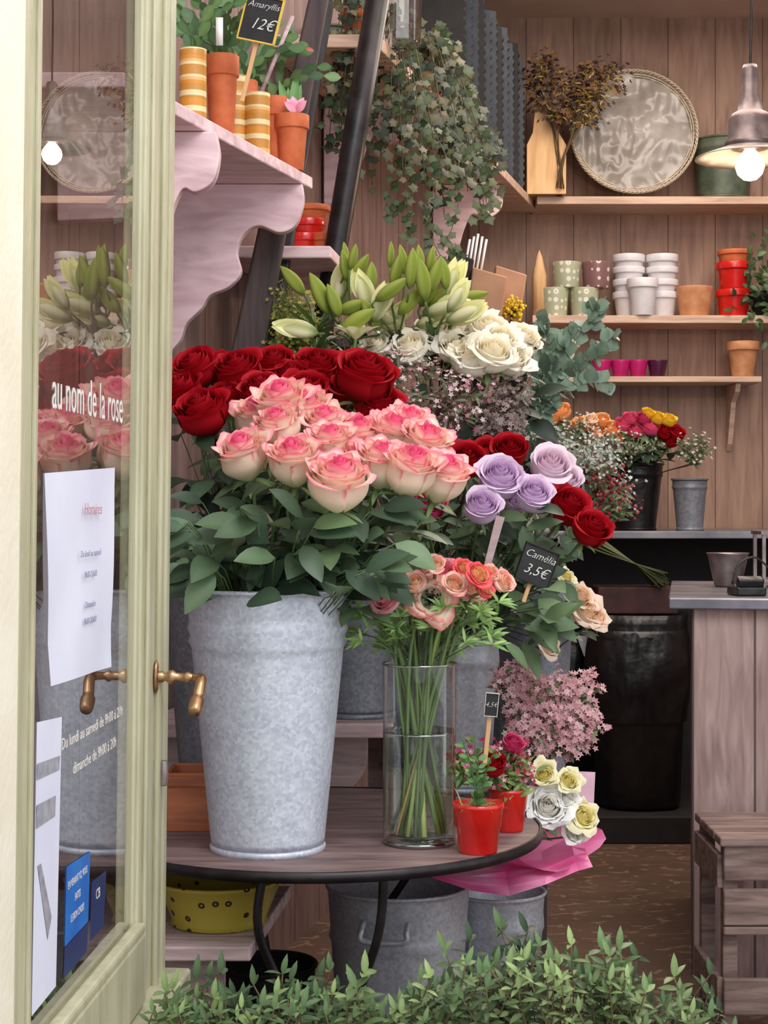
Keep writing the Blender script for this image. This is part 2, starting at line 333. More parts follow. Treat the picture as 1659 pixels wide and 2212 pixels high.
gq([(84,1650),(134,1632),(133,1662),(84,1685)],'poster_print',M['greyp'],-.0016); gq([(84,1740),(126,1718),(125,1762),(84,1790)],'poster_print',M['greyp'],-.0016); gq([(88,1870),(96,1865),(120,1980),(112,2030)],'poster_print',M['greyp'],-.0016)
gq([(152,1872),(203,1838),(200,1990),(150,2045)],'sticker',M['blue'],-.001); gq([(150,2047),(200,1992),(198,2055),(148,2115)],'sticker',M['navy'],-.001); gq([(207,1905),(238,1880),(234,2000),(204,2035)],'sticker',M['navy'],-.001)
for i,s in enumerate(('EN VENANT ICI, VOUS','FAITES','LE BON CHOIX')):
    x,z=G(176,1895+i*38); text(s,.014,M['letter'],door,(x,-.0016,z),sx=.75,ex=.0001)
x,z=G(220,1930); text('CB',.02,M['letter'],door,(x,-.0016,z),ex=.0001)
# ---- shelves
def slab(poly,z,th,name,label,mat,category='shelf'):
    b=MB(); b.extr([V((x,y,z)) for x,y in poly],(0,0,-th)); return mk(b,name,mat,smooth=False,bevel=.004,label=label,category=category)
def bracket(outl,y,th,mat,parent,name='bracket'):
    b=MB(); b.extr([V((x,y,z)) for x,z in outl],(0,th,0)); return mk(b,name,mat,parent,smooth=False,bevel=.003)
def pxo(pts,d): return [(XU(u,d),ZV(v,d)) for u,v in pts]
def smooth2(pts,n=5): return [(p.x,p.z) for p in cat([V((a,0,c)) for a,c in pts],n)]
sh=thing('wall_shelf','pink-washed wooden wall shelf with carved scroll brackets','shelf',(0,0,0))
b=MB(); b.extr([V(q) for q in((-.165,3.95,2.003),(-.455,2.98,2.003),(wallx(2.98)+.004,2.98,2.003),(wallx(3.95)+.004,3.95,2.003))],(0,0,-.027)); mk(b,'board',M['pinkwood'],sh,smooth=False,bevel=.003)
o=smooth2(pxo([(655,402),(657,440),(640,488),(605,505),(560,490),(528,508),(514,545),(522,590),(495,622),(455,640),(437,668),(405,700),(392,735),(372,760)],3.9))
bracket([(wallx(3.9)+.01,1.975),(XU(652,3.9),1.975)]+o+[(wallx(3.9)+.01,ZV(770,3.9))],3.88,.04,M['pinkwood'],sh)
o=smooth2(pxo([(470,292),(476,340),(462,395),(425,418),(400,410),(385,430),(370,470)],3.35))
bracket([(wallx(3.35)+.01,1.975),(XU(468,3.35),1.975)]+o+[(wallx(3.35)+.01,ZV(480,3.35))],3.33,.04,M['pinkwood'],sh)
sh2=thing('wall_shelf','long pale wooden wall shelf carrying ivy pots','shelf',(0,0,0))
b=MB(); b.extr([V((wallx(y)+dx,y,2.5)) for y,dx in((4.55,.32),(4.55,.003),(7.15,.003),(7.15,.3))],(0,0,-.035)); mk(b,'board',M['shelfw'],sh2,smooth=False,bevel=.003)
for y in(5.1,6.5):
    x0=wallx(y)+.01; o=smooth2([(x0+.27,2.44),(x0+.26,2.37),(x0+.2,2.33),(x0+.15,2.35),(x0+.12,2.29),(x0+.09,2.2),(x0+.03,2.15)])
    bracket([(x0,2.462),(x0+.27,2.462)]+o+[(x0,2.13)],y,.035,M['pinkwood'],sh2)
slab([(-.13,4.15),(wallx(4.15)+.004,4.15),(wallx(4.8)+.004,4.8),(-.06,4.8)],1.875,.03,'wall_shelf','short pale shelf holding stacked red pots',M['pinkwood'])
for v,u0,u1,lb in((424,1160,1760,'long pale wooden shelf with dried flowers and basket'),(681,1150,1760,'pale wooden shelf stocked with ceramic pots')):
    z=ZV(v,6.95); b=MB(); b.box(((XU(u0,6.95)+XU(u1,6.95))/2,7.08,z-.016),(XU(u1,6.95)-XU(u0,6.95),.26,.032)); mk(b,'wall_shelf',M['shelfw'],smooth=False,bevel=.003,label=lb,category='shelf')
z=ZV(812,6.95); s3=thing('wall_shelf','narrow wooden shelf on a scroll bracket with magenta pots','shelf',(0,0,0))
b=MB(); b.box(((XU(1170,6.95)+XU(1648,6.95))/2,7.09,z-.012),(XU(1648,6.95)-XU(1170,6.95),.24,.024)); mk(b,'board',M['shelfw'],s3,smooth=False,bevel=.003)
for u in(1590,1200):
    x=XU(u,7); b=MB(); b.extr([V((x,a,c)) for a,c in((7.205,z-.026),(7.0,z-.026),(7.02,z-.06),(7.1,z-.1),(7.14,z-.2),(7.17,z-.27),(7.205,z-.3))],(.02,0,0)); mk(b,'bracket',M['shelfw'],s3,smooth=False)
def post(a,b_,w0,w1,th,name,mat,seg=None):
    a=V(a);b_=V(b_); m=MB()
    if seg:
        m.tube([b_+(a-b_)*t for t in (0,.25,.5,.75,1)],[w1,w1*1.05,(w0+w1)/2,w0,w0],seg)
        for t in(.3,.55): m.tube([b_+(a-b_)*t,b_+(a-b_)*(t+.008)],w0*1.25,seg)
    else:
        vs=[]
        for P,w in((b_,w1),(a,w0)):
            vs+=[P+V((-w,0,0)),P+V((w,0,0)),P+V((w,th,0)),P+V((-w,th,0))]
        m.add(vs,[(0,1,2,3),(4,7,6,5),(0,4,5,1),(1,5,6,2),(2,6,7,3),(3,7,4,0)])
    return mk(m,name,mat,smooth=bool(seg),bevel=0 if seg else .006,kind='structure')
post(W(820,-30,4.42),W(574,1450,4.42),.031,.027,0,'trim_2',M['iron'],14)
post(W(692,-30,4.0),W(470,1080,4.0),.022,.045,.05,'trim_3',M['darkwood'])
post(W(735,-30,4.15)+V((-.03,.1,0)),W(560,800,4.15),.012,.03,.04,'trim_4',M['iron'])
# ================================================================= FURNITURE
TX,TY,TZ=-.130,3.28,.63
tb=thing('round_table','round bistro table with worn wooden top and iron rim','table',(TX,TY,0))
b=MB(); b.lathe([(.001,TZ),(.425,TZ),(.428,TZ-.002),(.428,TZ-.018),(.001,TZ-.018)],96); mk(b,'table_top',M['tabletop'],tb,bevel=0)
b=MB(); b.lathe([(.428,TZ+.001),(.433,TZ+.001),(.435,TZ-.008),(.433,TZ-.018),(.42,TZ-.018),(.42,TZ-.016)],96); mk(b,'rim',M['iron'],tb)
for dx,dy,fx,fy in((.13,-.33,.1,-.4),(-.08,-.3,-.2,-.38),(-.2,.22,-.3,.3),(.2,.25,.32,.1)):
    b=MB(); b.tube(cat([(dx,dy,TZ-.018),(dx-.01,dy,.5),(dx*.55,dy*.95,.33),(fx*.8,fy,.15),(fx,fy,.008)],6),.008,8); mk(b,'leg',M['iron'],tb)
bn=thing('plant_bench','grey-pink wooden bench board on scroll brackets','bench',(0,0,0))
b=MB(); b.extr([V(q) for q in((.02,3.66,.775),(wallx(3.66)+.005,3.66,.775),(wallx(4.5)+.005,4.5,.775),(.02,4.5,.775))],(0,0,-.032)); mk(b,'board',M['benchw'],bn,smooth=False,bevel=.004)
o=smooth2(pxo([(795,1605),(792,1650),(770,1690),(735,1715),(700,1712),(670,1740),(640,1800)],3.8)); bracket([(wallx(3.8)+.01,.742),(XU(795,3.8),.742)]+o+[(wallx(3.8)+.01,ZV(1810,3.8))],3.78,.04,M['benchw'],bn)
b=MB(); b.box((-.02,4.3,.37),(.04,.04,.74)); mk(b,'leg',M['benchw'],bn,smooth=False)
st=thing('wooden_stand','low dark wooden stand carrying flower buckets','stand',(.235,3.98,0))
b=MB(); b.box((0,0,.585),(.42,.54,.03)); mk(b,'top',M['darkwood'],st,smooth=False,bevel=.003)
for x in(-.17,.13):
    for y in(-.0,.24): b=MB(); b.box((x,y,.285),(.03,.03,.57)); mk(b,'leg',M['darkwood'],st,smooth=False,bevel=.002)
lb=thing('low_bench','weathered pinkish wooden bench under the round table','bench',(-.36,3.2,0))
b=MB(); b.extr([V(q) for q in((.13,-.27,.485),(-.18,-.27,.485),(-.18,.2,.485),(.175,.2,.485))],(0,0,-.025)); mk(b,'seat',M['benchw'],lb,smooth=False,bevel=.003)
b=MB(); b.box((-.01,-.1,.2275),(.16,.05,.46)); mk(b,'leg',M['benchw'],lb,smooth=False,bevel=.003)
ct=thing('shop_counter','weathered wooden sales counter with metal top','counter',(XU(1494,4.49),4.49,0),rot=(0,0,-.175))
b=MB(); b.box((.5,.45,.485),(1.0,.9,.97)); mk(b,'body',M['greywood'],ct,smooth=False,bevel=.004)
b=MB(); b.box((.48,.45,.985),(1.08,.98,.03)); mk(b,'worktop',M['counter'],ct,smooth=False,bevel=.004)
bc=thing('back_counter','dark counter with zinc top along the rear wall','counter',(1.35,6.85,.1))
b=MB(); b.box((0,.0,1.025),(1.8,.68,.03)); mk(b,'worktop',M['counter'],bc,smooth=False,bevel=.004)
b=MB(); b.box((0,.22,.505),(1.76,.2,1.01)); mk(b,'body',M['blackm'],bc,smooth=False)
cr=thing('wooden_crate','weathered slatted wooden crate standing upright','crate',(XU(1562,4.0),4.0,0))
b=MB()
for i in range(4): b.box((.2,.02+i*.085,.455),(.42,.075,.022))
mk(b,'top_slats',M['cratew'],cr,smooth=False,bevel=.004)
b=MB()
for z in(.405,.3,.245,.09): b.box((.2,0,z),(.4,.018,.085 if z!=.245 else .02))
mk(b,'front_slats',M['cratew'],cr,smooth=False,bevel=.004)
for x in(.02,.38):
    for y in(.03,.3): b=MB(); b.box((x,y,.222),(.035,.03,.444)); mk(b,'corner_post',M['cratew'],cr,smooth=False,bevel=.003)
for z in(.38,.09): b=MB(); b.box((-.004,.165,z),(.014,.3,.08)); mk(b,'side_slat',M['cratew'],cr,smooth=False,bevel=.003)
# ================================================================= CONTAINERS
def bucket(x,y,z,rb,rt,h,mat,label,name='flower_bucket',cat_='bucket',group=None,handle=False,beads=(.86,.82)):
    P=[(.001,.006),(rb-.006,.006),(rb-.004,0),(rb+.003,0),(rb+.004,.008),(rb,.014)]
    for i in range(1,40):
        t=i/40; r=rb+(rt-rb)*t
        for bd in beads:
            if abs(t-bd)<.022: r+=.005*(1-abs(t-bd)/.022)
        P.append((r,h*t))
    P+=[(rt,h-.006),(rt+.004,h-.004),(rt+.005,h),(rt+.002,h+.003),(rt-.003,h),(rt-.004,h-.01),(rb+(rt-rb)*.6-.004,h*.6),(.001,h*.6)]
    m=MB(); m.lathe(P,56)
    if handle:
        e=thing(name,label,cat_,(x,y,z),group); mk(m,'body',mat,e)
        for a in(-1.75,1.4):
            c=V((math.cos(a)*(rt-.0),math.sin(a)*(rt-.0),h*.9)); t=V((-math.sin(a),math.cos(a),0)); n_=V((math.cos(a),math.sin(a),0)); hb=MB()
            hb.tube(cat([c-t*.045,c-t*.045+n_*.025-V((0,0,.01)),c-t*.04+n_*.03-V((0,0,.03)),c+t*.04+n_*.03-V((0,0,.03)),c+t*.045+n_*.025-V((0,0,.01)),c+t*.045],4),.006,8); mk(hb,'handle',mat,e)
        return e
    return mk(m,name,mat,loc=(x,y,z),label=label,category=cat_,group=group)
BK=V((-.208,3.05,TZ))
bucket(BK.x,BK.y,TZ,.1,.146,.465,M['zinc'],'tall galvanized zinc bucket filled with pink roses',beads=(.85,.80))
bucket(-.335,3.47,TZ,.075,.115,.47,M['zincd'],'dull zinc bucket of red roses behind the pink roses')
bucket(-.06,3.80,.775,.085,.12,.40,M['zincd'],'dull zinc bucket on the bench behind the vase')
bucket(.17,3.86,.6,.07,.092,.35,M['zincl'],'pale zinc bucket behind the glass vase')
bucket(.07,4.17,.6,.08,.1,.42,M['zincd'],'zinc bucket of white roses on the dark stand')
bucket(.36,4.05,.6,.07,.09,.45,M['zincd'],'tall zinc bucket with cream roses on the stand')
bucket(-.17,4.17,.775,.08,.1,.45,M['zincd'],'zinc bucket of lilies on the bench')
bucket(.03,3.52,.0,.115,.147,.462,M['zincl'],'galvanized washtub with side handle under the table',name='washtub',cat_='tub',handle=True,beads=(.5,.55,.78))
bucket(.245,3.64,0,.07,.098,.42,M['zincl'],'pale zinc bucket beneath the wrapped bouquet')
bucket(XU(1380,6.62),6.72,1.14,.08,.11,.26,M['black'],'black bucket of orange and pink roses on rear counter')
bucket(XU(1190,6.62),6.75,1.14,.08,.1,.26,M['black'],'black bucket of peach roses on rear counter')
bucket(XU(1492,6.6),6.62,1.14,.05,.068,.2,M['zincd'],'small zinc bucket on the rear counter')
bucket(XU(572,3.5),3.62,0,.08,.1,.27,M['blackm'],'dark plastic pot on the floor under the bench',name='plant_pot',cat_='pot')
bucket(XU(1580,6.9),7.06,ZV(424,6.95),.105,.12,.25,M['green'],'green painted metal bucket on the upper shelf')
bucket(XU(712,4.9),5.0,2.5,.07,.08,.13,M['green'],'sage green metal bucket beside the ivy')
m=MB(); m.lathe([(.001,0),(.082,0),(.09,.004),(.086,.012),(.112,.075),(.12,.081),(.118,.085),(.108,.077),(.08,.02),(.001,.02)],48); mk(m,'enamel_bowl',M['yellow'],loc=(-.30,3.1,.485),label='olive-yellow enamel bowl with dark flower dots on bench',category='bowl')
def potmesh(rt,h,mat,rb=None,rim=True,name='flower_pot',seg=28):
    rb=rb or rt*.68; m=MB()
    if rim: P=[(.001,0),(rb,0),(rb+(rt*.93-rb)*.78,h*.74),(rt,h*.75),(rt,h),(rt*.9,h),(rt*.85,h*.8),(.001,h*.8)]
    else: P=[(.001,0),(rb,0),(rb*1.03,h*.03),(rt*.97,h*.9),(rt,h),(rt*.93,h),(rt*.88,h*.8),(.001,h*.8)]
    m.lathe(P,seg); return m.mesh(name,[mat])
def pot(u,vb,d,rpx,hpx,mat,label,group=None,rim=True,z=None,rb=None,name='flower_pot'):
    rt=rpx*d/F; h=hpx*d/F; z=ZV(vb,d) if z is None else z
    me=potmesh(rt,h,mat,rb=(rb*d/F if rb else None),rim=rim)
    o=bpy.data.objects.new(name,me); COL.objects.link(o); o.location=(XU(u,d),d,z); deco(o,label,'pot',group)
    md=o.modifiers.new('b','BEVEL'); md.width=rt*.04; md.segments=2; md.limit_method='ANGLE'; md.angle_limit=.5; return o
Z1=ZV(681,6.95)+.0005; g='ceramic pots on the wall shelf'
def sp(u,vtop,vbot,rpx,mat,label,rim=True,d=7.03,rb=None): return pot(u,0,d,rpx,vbot-vtop,mat,label,g,rim,z=Z1+(678-vbot)*d/F,rb=rb)
for c,d in((1358,7.08),(1430,7.08)):
    for k in range(4): sp(c,541+k*27,(606,622,650,678)[k],35,M['white'],'white glazed flower pot in a nested stack',d=d,rb=25)
sp(1388,598,678,34,M['white'],'white glazed flower pot before the stacks',d=6.98,rb=24)
for u,a,b_,mt,l in((1223,560,616,'flo','sage green pot with white flower pattern'),(1288,560,616,'flo2','plum pot with white flower pattern'),(1197,616,678,'flo','sage green pot with white flower pattern'),(1262,616,678,'flo','sage green pot with white flower pattern')): sp(u,a,b_,32,M[mt],l,False,rb=27)
sp(1500,613,678,40,M['terra2'],'wide pale terracotta pot on shelf',False,rb=30)
sp(1584,620,678,40,M['red'],'bright red flower pot at bottom of stack',rb=30); sp(1586,560,622,40,M['red'],'bright red flower pot in a stack',rb=31,d=7.04); sp(1588,533,575,38,M['terra'],'orange pot stacked on red pots',rb=31,d=7.05)
g='magenta pots on the narrow shelf'; Z2=ZV(812,6.95)+.001
for u,mt in((1300,'mag'),(1340,'mag'),(1378,'mag'),(1420,'purple')): pot(u,0,7.03,22,36,M[mt],'small magenta glazed pot' if mt=='mag' else 'small dark plum glazed pot',g,False,z=Z2)
pot(1605,0,7.03,35,76,M['terra2'],'stacked pale terracotta pot on narrow shelf',None,True,z=Z2)
g='red and orange pots on the short shelf'
for u,h,mt,vv in((655,66,'red',0),(663,62,'red',36),(672,50,'terra',78),(705,66,'terra',0)): pot(u,0,4.5,42,h,M[mt],'%s flower pot in a small stack'%('glossy red' if mt=='red' else 'orange terracotta'),g,True,z=1.876+vv*4.5/F,rb=30)
g='pots on the pink wall shelf'
for u,d,r,tv,mt in((417,3.44,30,108,'stripe'),(479,3.53,38,122,'terra'),(508,3.70,26,165,'stripe'),(527,3.86,30,176,'terra'),(556,3.70,28,203,'stripe'),(597,3.90,32,212,'terra'),(630,3.88,38,250,'terra')):
    pot(u,0,d,r,(ZV(tv,d)-2.004)*F/d,M[mt],'striped ochre cylinder pot' if mt=='stripe' else 'weathered orange terracotta flower pot',g,mt=='terra',z=2.004,rb=r*(.95 if mt=='stripe' else .68))
# ================================================================= LEAVES / FLOWERS
def petals(name,N,colfn,seed,open_=1.0,H=1.75,nu=8,nv=8,rmax=.82,center=None,ruf=.05,drop=.12,smin=0):
    r_=random.Random(seed); m=MB()
    for i in range(N):
        s=smin+(1-smin)*i/(N-1); phi=i*2.39996+r_.uniform(-.25,.25); rr=.08+rmax*s**.85*r_.uniform(.93,1.05); top=(1-drop*s)*r_.uniform(.95,1.03); A=1.7-.85*s; Lp=.30*open_*max(0,s-.12)*r_.uniform(.6,1.35)
        ph=r_.uniform(0,6); vs=[];cc=[]; tw=r_.uniform(-.14,.14)
        for j in range(nv+1):
            v=(j/nv)**.8
            for k in range(nu+1):
                w=2*k/nu-1; vv=v*(1-.16*w*w); wf=.35+.65*math.sin(pi*min(1,.1+.5*v/.75))**1.2 if v<.8 else 1
                an=phi+w*A*wf; r=rr*(.14+.86*math.sin(min(1,vv/.55)*pi/2)); r-=rr*(.25+.25*(1-s))*max(0,(vv-.5)/.5)**1.5*(1-.55*s)
                t=max(0,(vv-.74)/.26); r+=Lp*t**1.3; z=H*top*vv-Lp*.75*t**2.2+tw*w*vv
                rf=math.sin(3.3*w+ph)*ruf*s*t+ruf*.6*math.sin(8*w+ph*2)*t*s; r+=rf; z+=rf*.9
                r+=.03*abs(w)*s
                vs.append(V((r*math.cos(an),r*math.sin(an),z))); e=max(ss(.85,1,v),ss(.88,1,abs(w))*ss(.5,.9,v)); cc.append(colfn(s,v,abs(w),e,r_))
        m.add(vs,[(j*(nu+1)+k,j*(nu+1)+k+1,(j+1)*(nu+1)+k+1,(j+1)*(nu+1)+k) for j in range(nv) for k in range(nu)],cols=cc)
    if center:
        m.blob(V((0,0,H*.62)),.2,center,8,6)
        for q in range(46):
            a=q*2.4; rr=.22+.12*(q%3); P=V((rr*math.cos(a),rr*math.sin(a),H*.75+.1)); m.tube([V((0,0,H*.5)),P],.012,3,col=center); m.blob(P,.045,center,4,3)
    return m.mesh(name,[M['petal']])
def cf(inner,body,edge,si=.3,so=.7,es=.8,basec=None):
    a,b_,c=lc(inner),lc(body),lc(edge); bc_=lc(basec) if basec else b_
    def f(s,v,w,e,r):
        x=mixc(a,b_,ss(si,so,s)); x=mixc(mixc(bc_,x,ss(.1,.6,v)),c,e*es); return x
    return f
def hash_(k): return sum(ord(c)*(i+3) for i,c in enumerate(k))
BL={}
def reg(k,n,**a):
    colfn=a.pop('colfn'); N=a.pop('N',24); BL[k]=[petals('bloom',N,colfn,hash_(k)+i,**a) for i in range(n)]
def pinkf(s,v,w,e,r):
    x=mixc(lc((252,120,172)),lc((255,232,212)),ss(.10,.55,s)); x=mixc(lc((253,248,212)),x,ss(.15,.7,v))
    return mixc(x,lc((250,105,148)),ss(.2,.95,e)*(.72+.2*math.sin(s*40)))
reg('pink',6,colfn=pinkf,N=34,open_=1.25,ruf=.12,nu=12,nv=14,H=1.9)
reg('red',4,colfn=cf((140,4,18),(176,12,28),(200,26,44),.2,.8,.6,(130,8,18)),N=28,open_=1.1)
reg('white',4,colfn=cf((254,244,216),(255,250,236),(255,252,242),.2,.8,.5,(244,240,212)),N=20,open_=1.5,ruf=.13,H=1.5)
reg('lilac',3,colfn=cf((212,170,220),(236,212,238),(246,230,246),.2,.7,.6),N=28,open_=1.2)
reg('palelilac',2,colfn=cf((232,195,214),(246,226,240),(248,238,244),.2,.7,.6),N=22,open_=1.3)
reg('magenta',2,colfn=cf((200,40,100),(215,65,120),(232,100,150)),N=22)
reg('orange',2,colfn=cf((240,145,70),(252,190,125),(255,212,150)),N=20,nu=6,nv=6)
reg('hotpink',2,colfn=cf((215,50,110),(238,95,145),(246,135,170)),N=20,nu=6,nv=6)
reg('yellow',2,colfn=cf((240,190,40),(250,215,60),(250,225,90)),N=20,nu=6,nv=6)
reg('peach',3,colfn=cf((252,222,180),(255,240,218),(250,215,200)),N=22,open_=1.5,ruf=.12,H=1.4)
reg('anem',3,colfn=cf((255,244,214),(255,238,214),(244,110,118),.3,.8,.85),N=20,open_=2.2,H=.7,center=lc((30,12,16)),ruf=.14,nv=12,smin=.5,rmax=.9)
reg('ranun',3,colfn=cf((255,242,180),(255,240,210),(244,110,135),.1,.6,.9),N=30,open_=1.3,H=1.3,nv=10)
reg('ranred',2,colfn=cf((252,232,160),(244,130,125),(232,40,72),.3,.7,.85),N=28,open_=1.4,H=1.15)
reg('ranpink',2,colfn=cf((248,160,172),(250,196,200),(240,100,134)),N=20,open_=1.6,H=1.2)
reg('whitey',2,colfn=cf((252,240,150),(253,247,200),(253,250,226)),N=24,open_=1.7,ruf=.15,H=1.3)
reg('purewhite',2,colfn=cf((255,252,244),(255,255,252),(255,255,255)),N=26,open_=1.7,ruf=.16,H=1.3)
DG=lc((74,96,72)); DG2=lc((50,70,54)); MG=lc((108,134,92)); STC=lc((104,128,78))
def bz(a,b_,c,d,n=8):
    return [a*(1-t)**3+b_*3*t*(1-t)**2+c*3*t*t*(1-t)+d*t**3 for t in[i/n for i in range(n+1)]]
def flower(kind,P,r,dv,B,label,group,leaves=3,leafL=.075,lcol=DG,name='rose',stemr=.0032,t0=.45,t1=.9,sep=True,mid=None,part='bloom',Hh=.85):
    P=V(P);B=V(B);dv=V(dv).normalized(); e=thing(name,label,'flower',B,group)
    me=R.choice(BL[kind]); o=bpy.data.objects.new(part,me); COL.objects.link(o); o.parent=e
    base_=P-dv*(r*Hh)-B; o.location=base_; o.rotation_mode='QUATERNION'; o.rotation_quaternion=V((0,0,1)).rotation_difference(dv)@Quaternion((0,0,1),R.uniform(0,6.28)); o.scale=(r,r,r)
    if mid is None: pts=bz(V((0,0,0)),V((base_.x*.15,base_.y*.15,base_.z*.5)),base_-dv*base_.length*.22,base_+dv*r*.12,9)
    else: pts=cat([V((0,0,0)),V(mid)-B,base_-dv*.04,base_+dv*r*.1],6)
    m=MB(); m.tube(pts,[stemr]*(len(pts)-1)+[stemr*1.5],6,col=STC)
    if sep:
        m.blob(base_+dv*r*.02,r*.22,STC,8,4,axis=dv); a=dv.orthogonal().normalized(); bb=dv.cross(a)
        for i in range(5):
            an=i*1.2566; q=a*math.cos(an)+bb*math.sin(an); m.leaf(base_+q*r*.12,q*.9+dv*R.uniform(-.6,.3),dv,r*.7,r*.2,lc((118,142,90)),droop=.35,segs=4)
    mk(m,'stem',M['stem'],e)
    if leaves:
        m=MB(); n=len(pts)-1
        for i in range(leaves):
            t=t0+(t1-t0)*(i+R.random())/leaves; q=pts[min(n,int(t*n))]; an=R.uniform(0,6.28)
            d=V((math.cos(an),math.sin(an)-.45,R.uniform(-.25,.5))).normalized(); pt=q+d*leafL*.6; m.tube([q,pt],.0012,4,col=STC)
            sd=d.cross(V((0,0,1))).normalized(); up=V((R.uniform(-.2,.2),-.35+R.uniform(-.2,.2),1)); lcv=mixc(lcol,DG2,R.random()*.6) if R.random()<.75 else mixc(lcol,MG,.6)
            m.leaf(pt,d+V((0,0,R.uniform(-.3,0))),up,leafL*R.uniform(.9,1.25),leafL*.55,lcv,segs=6)
            for sgn in(-1,1): m.leaf(pt-d*leafL*.15,d*.35+sd*sgn+V((0,0,R.uniform(-.4,.1))),up,leafL*R.uniform(.75,1.0),leafL*.48,lcv,segs=5)
        mk(m,'foliage',M['leaf'],e)
    return e
def rim_pt(B,spread):
    a=R.uniform(0,6.28); r_=spread*math.sqrt(R.random()); return V((B[0]+r_*math.cos(a),B[1]+r_*math.sin(a),B[2]))
g='pink-edged cream roses in the zinc bucket'
for u,v,r,d in((527,988,62,2.97),(633,1000,64,2.93),(733,1048,74,2.88),(608,880,66,3.13),(560,905,56,3.15),(662,892,58,3.14),(702,925,56,3.1),(712,962,54,3.02),(772,948,58,3.08),(822,1005,62,2.98),(845,945,62,3.1),(885,1020,68,2.96),(955,1035,64,3.0),(915,965,62,3.08),(600,925,54,3.05),(880,925,54,3.14),(575,960,48,3.06),(680,985,48,3.02),(775,1000,52,3.0)):
    flower('pink',W(u,v,d),r*d/F*.98,V(((u-700)/330*.4,-.46,.82)),rim_pt((BK.x,BK.y,.82),.05),'cream rose with bright pink petal edges in bucket',g,leaves=4,leafL=.068,t0=.4,t1=.85,Hh=.92)
fo=thing('rose_foliage','dark green rose leaves spilling over the bucket rim','foliage',(BK.x,BK.y,1.05),kind='stuff'); m=MB()
for i in range(150):
    u=R.uniform(395,860); v=R.uniform(1085,1300)
    if u>745 or u<430: v=min(v,1235)
    d=R.uniform(2.86,3.15); P=W(u,v,d)-V((BK.x,BK.y,1.05)); q=V(((u-600)/220,-.5,R.uniform(-.5,.5)))
    ln=R.uniform(.06,.095); c=mixc(DG,DG2,R.random()) if R.random()<.65 else mixc(DG,MG,R.random())
    m.leaf(P,q+V((R.uniform(-.8,.8),0,R.uniform(-.4,.4))),V((R.uniform(-.5,.5),-.8,.8)),ln,ln*R.uniform(.48,.6),c,segs=6,fold=R.uniform(.05,.35))
    m.tube([V((P.x*.3,P.y*.3,-.05)),P*.8,P],.0013,3,col=STC)
mk(m,'foliage',M['leaf'],fo)
g='dark red roses behind the pink roses'
for u,v,r,d in((440,895,64,3.2),(425,800,55,3.35),(515,805,56,3.35),(565,850,52,3.25),(590,792,48,3.42),(660,850,55,3.3),(685,798,52,3.42),(788,820,72,3.3),(815,880,58,3.32),(628,820,48,3.38),(395,850,52,3.3),(745,850,46,3.4),(490,860,44,3.3),(470,800,44,3.44),(735,800,46,3.45)):
    flower('red',W(u,v,d),r*d/F,V(((u-640)/300*.4,-.5,.75)),rim_pt((-.335,3.47,.8),.04) if u<600 else rim_pt((-.06,3.8,.95),.05),'dark velvety red rose in a zinc bucket',g,leaves=3,leafL=.075,t0=.5,t1=.9)
g='red roses beside the lilac roses'
for u,v,r,d,k in((1228,1098,50,3.55,'red'),(1275,1145,46,3.5,'red'),(1100,978,45,3.75,'red'),(1010,998,46,3.7,'red'),(1055,985,40,3.78,'red'),(925,1092,42,3.45,'magenta'),(880,1105,34,3.5,'magenta')):
    flower(k,W(u,v,d),r*d/F,V((.35 if u>1150 else 0,-.6,.6)),rim_pt((.17,3.86,.8),.03),'red rose in the pale zinc bucket' if k=='red' else 'magenta rose among green leaves',g,leaves=3,leafL=.065)
g='lilac roses in the pale zinc bucket'
for u,v,r,d,k in((1080,1037,54,3.5,'lilac'),(1152,1072,46,3.48,'lilac'),(1040,1098,46,3.45,'lilac'),(1105,1095,34,3.55,'lilac'),(1190,1012,52,3.6,'palelilac'),(1222,1040,40,3.62,'palelilac')):
    flower(k,W(u,v,d),r*d/F,V((.1,-.75,.65)),rim_pt((.17,3.86,.8),.03),'soft lilac rose in zinc bucket' if k=='lilac' else 'pale pinkish lilac rose in bucket',g,leaves=4,leafL=.07,t0=.4,t1=.85)
g='white roses behind the wax flowers'
for u,v,r,d in((885,748,46,3.95),(955,722,54,4.0),(1020,772,56,3.93),(1055,708,48,4.05),(1064,762,56,3.92),(1104,775,50,3.97),(1128,735,48,4.05),(922,735,44,4.02),(985,752,48,3.95),(812,745,38,3.98),(1000,700,40,4.1),(1085,735,46,3.98)):
    flower('white',W(u,v,d),r*d/F,V(((u-980)/150*.3,-.6,.6)),rim_pt((.07,4.17,.8),.04),'creamy white ruffled rose in bucket',g,leaves=2,leafL=.06)
g='cream garden roses by the price sign'
for u,v,r in((1270,1320,42),(1255,1288,34),(1205,1345,24),(1225,1245,22),(1185,1395,28),(1290,1335,30),(1195,1240,18)):
    flower('peach' if v>1280 else 'whitey',W(u,v,3.85),r*3.85/F,V((.4,-.7,.5)),rim_pt((.36,4.05,.85),.03),'pale peach cream rose drooping over a bucket',g,leaves=1,leafL=.05,stemr=.002)
g='mixed roses in black buckets at the rear'
